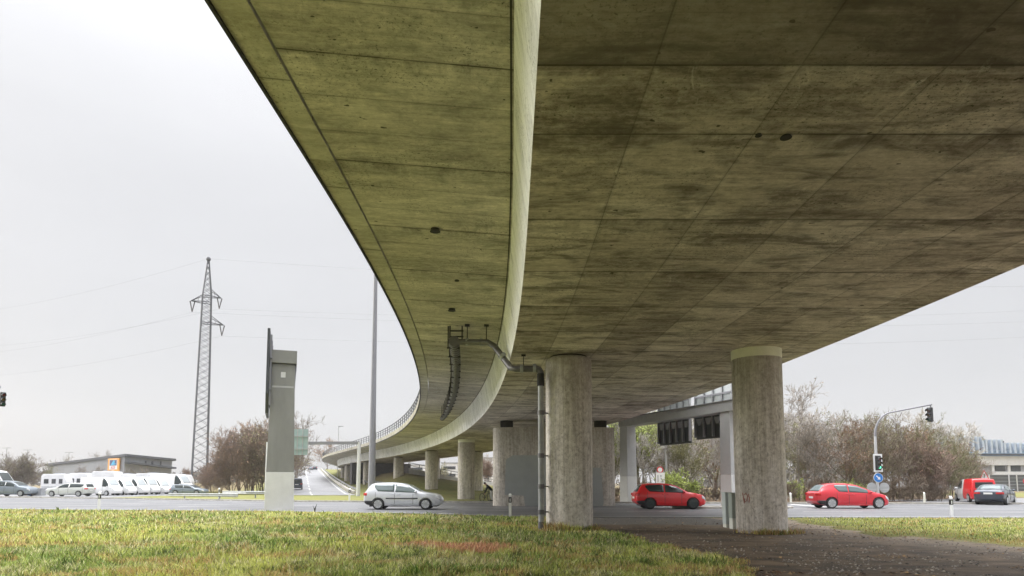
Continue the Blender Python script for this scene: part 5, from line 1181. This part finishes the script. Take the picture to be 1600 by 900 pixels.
def plant(key, x, y, h, label, cat='tree', group=None, name='bare_tree', rz=None, zz=None, sx=1.):
    p = TP[key]; k = h/p[2]; zz = float(ground_z(x, y)) if zz is None else zz; rz = random.uniform(0, 6.28) if rz is None else rz
    o = p[0] if not p[1] else dup(p[0]); p[1] = True
    o.name = name; o.location = (x, y, zz); o.rotation_euler = (0, 0, rz); o.scale = (k*sx, k*sx, k); o['label'] = label; o['category'] = cat
    if group: o['group'] = group
    elif 'group' in o: del o['group']
    return o
proto('a', 1, B_GREY, L_TAN, leaves=350, nl=(12, 6, 5, 3), spread=.33)
proto('a2', 2, B_BROWN, L_OLIVE, leaves=900, nl=(12, 7, 5, 3), spread=.36)
proto('o', 3, B_OLIVE, L_OLIVE, leaves=2400, nl=(12, 7, 5, 3), spread=.42, low=.12)
proto('r', 4, B_RED, L_RUST, leaves=2000, nl=(11, 7, 5, 3), spread=.42, low=.1)
proto('g', 5, B_OLIVE, L_GREEN, leaves=3200, nl=(11, 7, 5, 3), spread=.42, low=.15)
proto('bush', 6, B_RED, L_RED, H=6., multi=6, nl=(9, 7, 5, 3), leaves=1500, spread=.34, low=.08)
proto('bush2', 7, B_BROWN, L_OLIVE, H=6., multi=6, nl=(9, 7, 5, 3), leaves=2000, spread=.34, low=.08)
proto('pale', 8, B_PALE, L_TAN, leaves=250, multi=2, nl=(12, 7, 6, 3), spread=.34, tw=.02)
proto('shrub', 9, B_BROWN, L_TAN, H=2.2, multi=7, nl=(7, 6, 4), leaves=500, leaf=.035, spread=.4, low=.05, tw=.012)
proto('gshrub', 10, B_OLIVE, L_GREEN, H=2.2, multi=7, nl=(7, 6, 4), leaves=2600, leaf=.06, spread=.42, low=.05, tw=.012)
proto('tall', 11, B_PALE, L_OLIVE, leaves=500, multi=3, nl=(13, 6, 5, 2), spread=.2, low=.3, up=.8)
LAB = {'a': 'slender grey bare tree in the wood behind the red cars', 'a2': 'brown twiggy tree in the wood behind the red cars', 'o': 'olive tinged tree in the wood behind the red cars', 'r': 'rust leaved tree in the wood behind the red cars',
       'g': 'yellow green leaved tree in the wood behind the portal gantry', 'bush': 'reddish many stemmed bush in the wood behind the red cars', 'bush2': 'brown many stemmed bush in the wood behind the red cars', 'pale': 'pale bare tree standing tall in the wood behind the red cars',
       'shrub': 'low brown shrub along the front of the wood', 'gshrub': 'low green shrub along the front of the wood', 'tall': 'tall upright bare tree in the wood behind the red cars'}
GRP = 'trees of the wood behind the red cars'
hu = lambda u: float(np.interp(u, [940, 1000, 1130, 1230, 1270, 1330, 1400, 1440, 1470, 1500, 1530], [7.6, 8.2, 8.2, 9.2, 8.2, 7.9, 7.9, 7.0, 5.8, 4.4, 3.2]))
rr = random.Random(5)
kr = lambda u: rr.choice(['g', 'g', 'o', 'a', 'tall']) if u < 1010 else (rr.choice(['tall', 'tall', 'a2', 'pale', 'o', 'tall']) if u < 1110 else (rr.choice(['a', 'tall', 'r', 'o', 'pale', 'tall']) if u < 1330 else (rr.choice(['o', 'o', 'a2', 'bush2', 'r']) if u < 1430 else rr.choice(['r', 'bush', 'o', 'bush']))))
for yrow, st_ in ((55.5, 25), (62, 24), (70, 23)):
    u = 948+rr.uniform(0, 10)
    while u < 1488:
        if not 1140 < u < 1215:
            y = yrow+rr.uniform(-1.5, 1.5); k = kr(u); h = hu(u)*(y/60.)*rr.uniform(.86, 1.04)
            if k in ('bush', 'bush2'): h *= .85
            if u > 1505-20 and yrow < 60: h *= .8
            plant(k, X(u, y), y, h, LAB[k], 'bush' if 'bush' in k else 'tree', GRP, 'bush' if 'bush' in k else 'bare_tree')
        u += st_*rr.uniform(.8, 1.2)
for i, u in enumerate(np.arange(1180, 1468, 13)):
    if u < 1212 or 0: continue
    y = 52.8+rr.uniform(-.8, 1.2); plant('shrub' if rr.random() < .8 else 'gshrub', X(u, y), y, rr.uniform(1.0, 2.3), '', 'shrub', 'shrubs along the front of the wood', 'shrub')
for u in np.arange(962, 1135, 14):
    y = 53+rr.uniform(-.8, 1.2); plant('gshrub' if rr.random() < .25 else 'shrub', X(u, y), y, rr.uniform(1.0, 2.0), '', 'shrub', 'shrubs along the front of the wood', 'shrub')
for o in bpy.data.objects:
    if o.name.startswith('shrub') and o.get('label') == '':
        o['label'] = LAB['gshrub'] if any('spring' in m.name for c in kids(o) for m in c.data.materials) else LAB['shrub']
plant('gshrub', X(1063, 51.5), 51.5, 2.3, 'bright yellow green shrub right of the slim lamp post', 'shrub', None, 'shrub')
plant('gshrub', X(1052, 52.2), 52.2, 2.6, 'tall yellow green shrub touching the slim lamp post', 'shrub', None, 'shrub')
plant('pale', X(1470, 92), 92, 12.2, 'tall pale pinkish tree rising above the right end of the wood', 'tree', None, 'bare_tree')
plant('pale', X(1238, 74), 74, 12.3, 'tall pale bare tree just right of the big pillar', 'tree', None, 'bare_tree')
for u, y, h, k in ((1506, 62, 4.0, 'bush'), (1520, 64, 3.0, 'bush'), (1486, 58, 4.4, 'bush')):
    plant(k, X(u, y), y, h, {1506: 'red tinged bush left of the warning triangle, middle of three', 1520: 'low red tinged bush nearest the warning triangle', 1486: 'red tinged bush at the end of the wood behind the van cab'}[u], 'bush', None, 'bush')
# left side: big brown bush, trees by the mast
G2 = 'bushes left of the concrete sign mast'
for i, (u, y, h, k) in enumerate(((362, 88, 6.2, 'bush'), (378, 86, 8.6, 'bush'), (396, 90, 10.2, 'r'), (408, 86, 9.2, 'bush2'), (424, 92, 10.8, 'a2'), (388, 95, 9.5, 'bush'), (414, 97, 10.6, 'bush'), (440, 98, 11., 'a2'))):
    plant(k, X(u, y), y, h, ['lowest brown red bush at the left end of the clump by the mast', 'rounded brown red bush in the clump left of the mast', 'tall rusty tree at the top of the clump left of the mast', 'olive brown bush just left of the concrete mast', 'twiggy tree partly behind the concrete mast', 'brown red bush at the back of the clump left of the mast', 'dense brown bush touching the mast from behind', 'twiggy tree wholly behind the concrete mast'][i], 'bush' if 'bush' in k else 'tree', G2, 'bush' if 'bush' in k else 'bare_tree', sx=1.05)
plant('a', X(463, 112), 112, 13.5, 'bare tree showing right of the concrete mast above the teal board', 'tree', None, 'bare_tree')
plant('bush2', X(452, 118), 118, 8.0, 'dark bush beside the rising road right of the concrete mast', 'bush', None, 'bush')
plant('r', X(497, 250), 262, 13, 'small distant tree at the crest of the rising road', 'tree', None, 'bare_tree')
for i, (u, y, h, k) in enumerate(((322, 95, 3.8, 'bush'), (332, 98, 4.4, 'bush'), (345, 96, 3.2, 'bush'), (287, 120, 4.2, 'bush'))):
    plant(k, X(u, y), y, h, ['low reddish bush at the foot of the pylon', 'reddish bush right of the pylon foot', 'smallest reddish bush between pylon and brown clump', 'reddish bush behind the pylon foot at left'][i], 'bush', None, 'bush')
for i, (u, y, h, k) in enumerate(((8, 130, 7.5, 'a2'), (22, 134, 6.4, 'bush2'), (36, 128, 7.2, 'bush2'), (50, 132, 6.6, 'a2'), (66, 128, 5.6, 'o'), (130, 142, 5.4, 'a'), (158, 143, 5.6, 'a'), (205, 142, 4.8, 'a2'), (221, 142, 5.2, 'a'), (104, 190, 9.5, 'a2'), (160, 205, 12., 'a'))):
    plant(k, X(u, y), y, h, ['dark bare tree nearest the left edge behind the yard', 'round dark bush second from the left edge', 'broad dark bush above the grey waste container', 'dark twiggy tree left of the supermarket hall', 'olive tree touching the left end of the supermarket', 'small bare tree before the middle of the supermarket wall', 'small bare tree left of the orange sign', 'small tree right of the orange sign', 'small bare tree below the supermarket canopy', 'bare treetop above the supermarket roof slope', 'bare treetop above the roof behind the orange sign'][i], 'bush' if 'bush' in k else 'tree', None, 'bush' if 'bush' in k else 'bare_tree')
for i, (u, y, h, k) in enumerate(((748, 125, 6.5, 'pale'), (760, 118, 4.6, 'bush'), (768, 121, 5.6, 'pale'), (700, 190, 8.0, 'o'))):
    plant(k, X(u, y), y, h, ['pale bare tree seen between the middle pillar and the pier wall', 'pinkish bush above the bending person', 'pale bare tree close beside the pier wall edge', 'far olive tree above the descending ramp railing'][i], 'bush' if 'bush' in k else 'tree', None, 'bush' if 'bush' in k else 'bare_tree')
for k, p in TP.items():
    if not p[1]:
        for c in kids(p[0]): bpy.data.objects.remove(c)
        bpy.data.objects.remove(p[0])
# far tree line on the horizon: uncountable
def far_wood(nm, x0, x1, y0, y1, h, n, seed):
    r_ = np.random.default_rng(seed); x = r_.uniform(x0, x1, n); y = r_.uniform(y0, y1, n); hh = h*(.5+.7*fbm(x*.03, y*.03, seed)); z_ = r_.uniform(0, 1, n)**.8*hh; s_ = r_.uniform(.5, 1.4, n)
    d1 = r_.normal(size=(n, 3)); d1 /= np.linalg.norm(d1, axis=1)[:, None]; d2 = r_.normal(size=(n, 3)); c = np.stack([x, y, z_], 1)
    V = np.stack([c-d1*s_[:, None], c+d1*s_[:, None], c+d2*s_[:, None]*.6+np.array([0, 0, .5])], 1).reshape(-1, 3); F_ = np.arange(3*n).reshape(-1, 3)
    me = bpy.data.meshes.new(nm); me.from_pydata(V.tolist(), [], F_.tolist()); me.materials.append(bark('far_wood_bark', (.13, .12, .105))); o = bpy.data.objects.new(nm, me); COL.objects.link(o); tag(o, kind='stuff', label='distant hazy tree line on the horizon', cat='wood')
far_wood('far_wood', -520, 60, 330, 400, 9, 26000, 3)
far_wood('far_wood', 60, 420, 200, 260, 8, 26000, 4)
# ================================================================== GRASS
def near_edge(x): return np.interp(x, [p[0] for p in NEAR][::-1], [p[1] for p in NEAR][::-1])
def scatter(n, seed, vmin=793, vmax=940):
    r_ = np.random.default_rng(seed); u = r_.uniform(-90, 1700, n); v = r_.uniform(vmin, vmax, n); y = 1500./(v-755); x = (u-800)/1000.*y
    return r_, x, y
def blades(nm, n, seed, keep, size, lab, wm=1., weed=False, reg=None):
    r_, x, y = scatter(n, seed)
    if reg: x = r_.uniform(reg[0], reg[1], n); y = r_.uniform(reg[2], reg[3], n)
    k = keep(x, y, r_); x, y = x[k], y[k]; n = len(x)
    # gather blades into tufts
    x += r_.normal(0, .03, n); z_ = ground_z(x, y)
    cl = fbm(x*1.6, y*1.6, 31); cl2 = fbm(x*.45, y*.45, 33); big = fbm(x*5, y*5, 36)
    h = size*(.35+1.1*cl)*(.45+1.15*big)*r_.uniform(.55, 1.25, n)*(1+.5*(r_.random(n) < .03)); h *= np.where(dirt_mask(x, y) > .2, .55, 1.)
    w_ = np.clip(.00034*y, .003, .016)*r_.uniform(.7, 1.6, n)*wm; a = r_.uniform(0, 2*np.pi, n); ln = r_.uniform(.1, .9, n)*h; b = r_.uniform(0, 2*np.pi, n)
    P = np.stack([x, y, z_-.01], 1); wd = np.stack([np.cos(a)*w_, np.sin(a)*w_, np.zeros(n)], 1); m = P+np.stack([np.cos(b)*ln*.35, np.sin(b)*ln*.35, h*.6], 1); t = P+np.stack([np.cos(b)*ln, np.sin(b)*ln, h], 1)
    V = np.stack([P-wd, P+wd, m+wd*.7, m-wd*.7, t], 1).reshape(-1, 3).astype(np.float32)
    i0_ = np.arange(n)*5
    me = bpy.data.meshes.new(nm); me.vertices.add(5*n); me.vertices.foreach_set('co', V.ravel())
    loops = np.stack([i0_, i0_+1, i0_+2, i0_+3, i0_+3, i0_+2, i0_+4], 1).ravel().astype(np.int32); me.loops.add(7*n); me.loops.foreach_set('vertex_index', loops)
    ls = np.stack([np.arange(n)*7, np.arange(n)*7+4], 1).ravel().astype(np.int32); me.polygons.add(2*n); me.polygons.foreach_set('loop_start', ls)
    me.update(calc_edges=True)
    g1 = np.array([.27, .36, .085]); g2 = np.array([.60, .62, .16]); g3 = np.array([.78, .71, .42]); g4 = np.array([.08, .115, .035]); rs = np.array([.62, .35, .21]); or_ = np.array([.62, .42, .18])
    f = np.clip((cl2-.5)*2.2+.5+r_.normal(0, .25, n), 0, 1)[:, None]; C = g1*(1-f)+g2*f
    st_ = (r_.random(n) < .18+.5*sstep(.5, .72, fbm(x*.9, y*.9, 41)))[:, None]; C = np.where(st_, g3*r_.uniform(.6, 1.1, n)[:, None], C)
    dk = (r_.random(n) < .55*sstep(.55, .35, big)+.12)[:, None]; C = np.where(dk, g4, C)
    orr = (sstep(.52, .72, fbm(x*.9+9, y*1.5, 44))*.6 > r_.random(n))[:, None]; C = np.where(orr, or_*r_.uniform(.6, 1., n)[:, None], C)
    pr_ = (patch_red(x, y) > r_.random(n)*1.1)[:, None]; C = np.where(pr_, rs*r_.uniform(.6, 1.3, n)[:, None], C)
    edge = ((dirt_mask(x, y) > .08) & (r_.random(n) < .6))[:, None]; C = np.where(edge, or_*r_.uniform(.5, 1., n)[:, None], C)
    if weed: C = np.array([.10, .19, .04])*r_.uniform(.6, 1.7, n)[:, None]+r_.random(n)[:, None]*np.array([.10, .05, .02])
    C = np.concatenate([C, np.ones((n, 1))], 1); ca = me.color_attributes.new('Tint', 'FLOAT_COLOR', 'POINT'); ca.data.foreach_set('color', np.repeat(C, 5, 0).astype(np.float32).ravel())
    me.materials.append(M_GRASS); o = bpy.data.objects.new(nm, me); COL.objects.link(o); tag(o, lab, 'grass', kind='stuff'); return n
s = NT('grass_blade'); av = s.n('ShaderNodeVertexColor', layer_name='Tint'); M_GRASS = s.fin(av.outputs[0], .7, spec=.25)
s.b.inputs['Subsurface Weight'].default_value = 0
def keep_l(x, y, r_): return (y < near_edge(x)-.25-.5*fbm(x, y*0, 50)) & (dirt_mask(x, y) < .35+.4*r_.random(len(x))) & ~((x > 2.0) & (y > 22)) & (np.hypot(x-PIL1.x, y-20.6) > .72) & (x < 7)
def keep_r(x, y, r_): return (y < near_edge(x)-.15) & (x > 7) & (((dirt_mask(x, y) < .5) & (r_.random(len(x)) < (.15+.85*sstep(9, 15, x))*(1-1.6*dirt_mask(x, y)))) | ((np.hypot(x-PIL2.x, y-19.6) < 1.0) & (np.hypot(x-PIL2.x, y-19.6) > .74) & (y < 19.4)))
nb1 = blades('grass', 560000, 12, keep_l, .115, 'long yellow green lawn grass in the foreground')
blades('dry_tuft', 5200, 17, lambda x, y, r_: (np.hypot(x-PIL2.x, y-19.6) > .75) & (np.hypot(x-PIL2.x-.15, y-19.6) < .98+.1*r_.random(len(x))) & (r_.random(len(x)) < .15+.85*(np.abs(x-PIL2.x+.1) < .42)), .30, 'yellow brown grass tuft at the foot of the big pillar', 1.3, reg=(PIL2.x-1.1, PIL2.x+1.2, 18.4, 19.6))
blades('dry_tuft', 4200, 18, lambda x, y, r_: (np.hypot(x-PIL1.x, y-20.6) > .76) & (np.hypot(x-PIL1.x, y-20.6) < 1.05), .26, 'rusty grass fringe round the foot of the front pillar', 1.2, reg=(PIL1.x-1.1, PIL1.x+1.1, 19.4, 20.6))
def keep_w(x, y, r_): return keep_l(x, y, r_) & (vnoise(x*2.6, y*2.6, 91)*vnoise(x*.7, y*.7, 92) > .50)
blades('weeds', 160000, 14, keep_w, .13, 'broad leaved weeds dotted through the lawn', 3.2, True)
nb2 = blades('grass', 300000, 13, keep_r, .08, 'thin yellowing grass strip at right beside the road')
def pile(nm, n, seed, keep, m_list, lab, cat, leaf=False, smin=.012, smax=.05):
    r_, x, y = scatter(n, seed, 800, 940); k = keep(x, y, r_); x, y = x[k], y[k]; n = len(x); z_ = ground_z(x, y)
    q = MB()
    for i in range(n):
        s_ = smin+(smax-smin)*r_.random()**3; a = r_.uniform(0, 6.28); c_, sn = math.cos(a)*s_, math.sin(a)*s_; X0, Y0, Z0 = x[i], y[i], z_[i]; mi = int(r_.integers(len(m_list)))
        if leaf: t = r_.uniform(-.5, .5)*s_; q.add([(X0-c_, Y0-sn, Z0+.008), (X0+sn*.6, Y0-c_*.6, Z0+.012+abs(t)), (X0+c_, Y0+sn, Z0+.01+max(t, 0)), (X0-sn*.6, Y0+c_*.6, Z0+.012)], [(0, 1, 2, 3)], mi)
        else: q.add([(X0-c_, Y0-sn, Z0), (X0+sn, Y0-c_, Z0), (X0+c_, Y0+sn, Z0), (X0-sn, Y0+c_, Z0), (X0+c_*.2, Y0+sn*.2, Z0+s_*.8)], [(0, 1, 4), (1, 2, 4), (2, 3, 4), (3, 0, 4)], mi)
    o = q.build(nm, m_list, fixn=False); tag(o, lab, cat, kind='stuff')
isd = lambda x, y, r_: (dirt_mask(x, y) > .55) & (y < near_edge(x)-.3) & (np.hypot(x-PIL2.x, y-19.6) > .75)
pile('gravel', 26000, 21, lambda x, y, r_: isd(x, y, r_) & (fbm(x*1.3, y*1.3, 61) > .42), [mat('stone_grey', (.22, .20, .18), .8, var=.3), mat('stone_dark', (.06, .053, .046), .7, var=.3), mat('stone_pale', (.34, .31, .27), .85, var=.2)], 'loose gravel on the dark dirt track', 'gravel', smin=.008, smax=.035)
pile('leaf_litter', 34000, 22, lambda x, y, r_: (dirt_mask(x, y) > .15) & (y < near_edge(x)-.3) & (np.hypot(x-PIL2.x, y-19.6) > .75) & (x > 3.5) & (fbm(x*.8, y*1.4, 63)+.42*sstep(16.0, 18.5, y)*sstep(8.0, 8.8, x)*sstep(15, 11, x)+.15*sstep(19, 22, y) > .66), [mat('dead_leaf_brown', (.16, .09, .05), .8, var=.3), mat('dead_leaf_tan', (.36, .24, .12), .8, var=.2), mat('dead_leaf_dark', (.07, .045, .03), .8)], 'brown fallen leaves on the dirt by the big pillar', 'leaves', leaf=True, smin=.02, smax=.06)
def isg(x, y, r_): return (y < near_edge(x)-.2) & (dirt_mask(x, y) < .4) & (x < 1) & (r_.random(len(x)) < .5*sstep(.45, .7, fbm(x*.5, y*.8, 71)))
pile('fallen_leaves', 6000, 23, isg, [mat('dead_leaf_brown', (.16, .09, .05)), mat('dead_leaf_tan', (.36, .24, .12))], 'scattered dry leaves among the lawn grass', 'leaves', leaf=True, smin=.015, smax=.045)
# dead stalk in the lawn edge
ysx = 33; q = MB(); xk = X(493, ysx); zk = float(ground_z(xk, ysx))
for a, h_ in ((0, .42), (1.6, .30), (3.5, .34), (4.8, .22)): q.tube([(xk, ysx, zk), (xk+.04*math.cos(a), ysx+.04*math.sin(a), zk+h_*.6), (xk+.10*math.cos(a), ysx+.1*math.sin(a), zk+h_)], [.02, .016, .008], 5)
tag(q.build('dry_stalk', M_TRIM), 'dark dead plant stalk at the lawn edge beside the concrete mast', 'plant')
# ================================================================== HAZE
hz = MB(); hz.b2(-560, 560, -60, 520, -3, 60); hm_ = bpy.data.materials.new('haze_air'); hm_.use_nodes = True; t_ = hm_.node_tree; t_.nodes.clear()
ho_ = t_.nodes.new('ShaderNodeOutputMaterial'); pv = t_.nodes.new('ShaderNodeVolumePrincipled'); pv.inputs['Density'].default_value = .0003; pv.inputs['Color'].default_value = (.86, .87, .90, 1); pv.inputs['Anisotropy'].default_value = .2
t_.links.new(pv.outputs[0], ho_.inputs['Volume']); HAZE = True
if HAZE: ho = hz.build('haze', hm_); tag(ho, kind='stuff', label='thin pale air haze', cat='haze'); S.cycles.volume_step_rate = 5; S.cycles.volume_bounces = 1
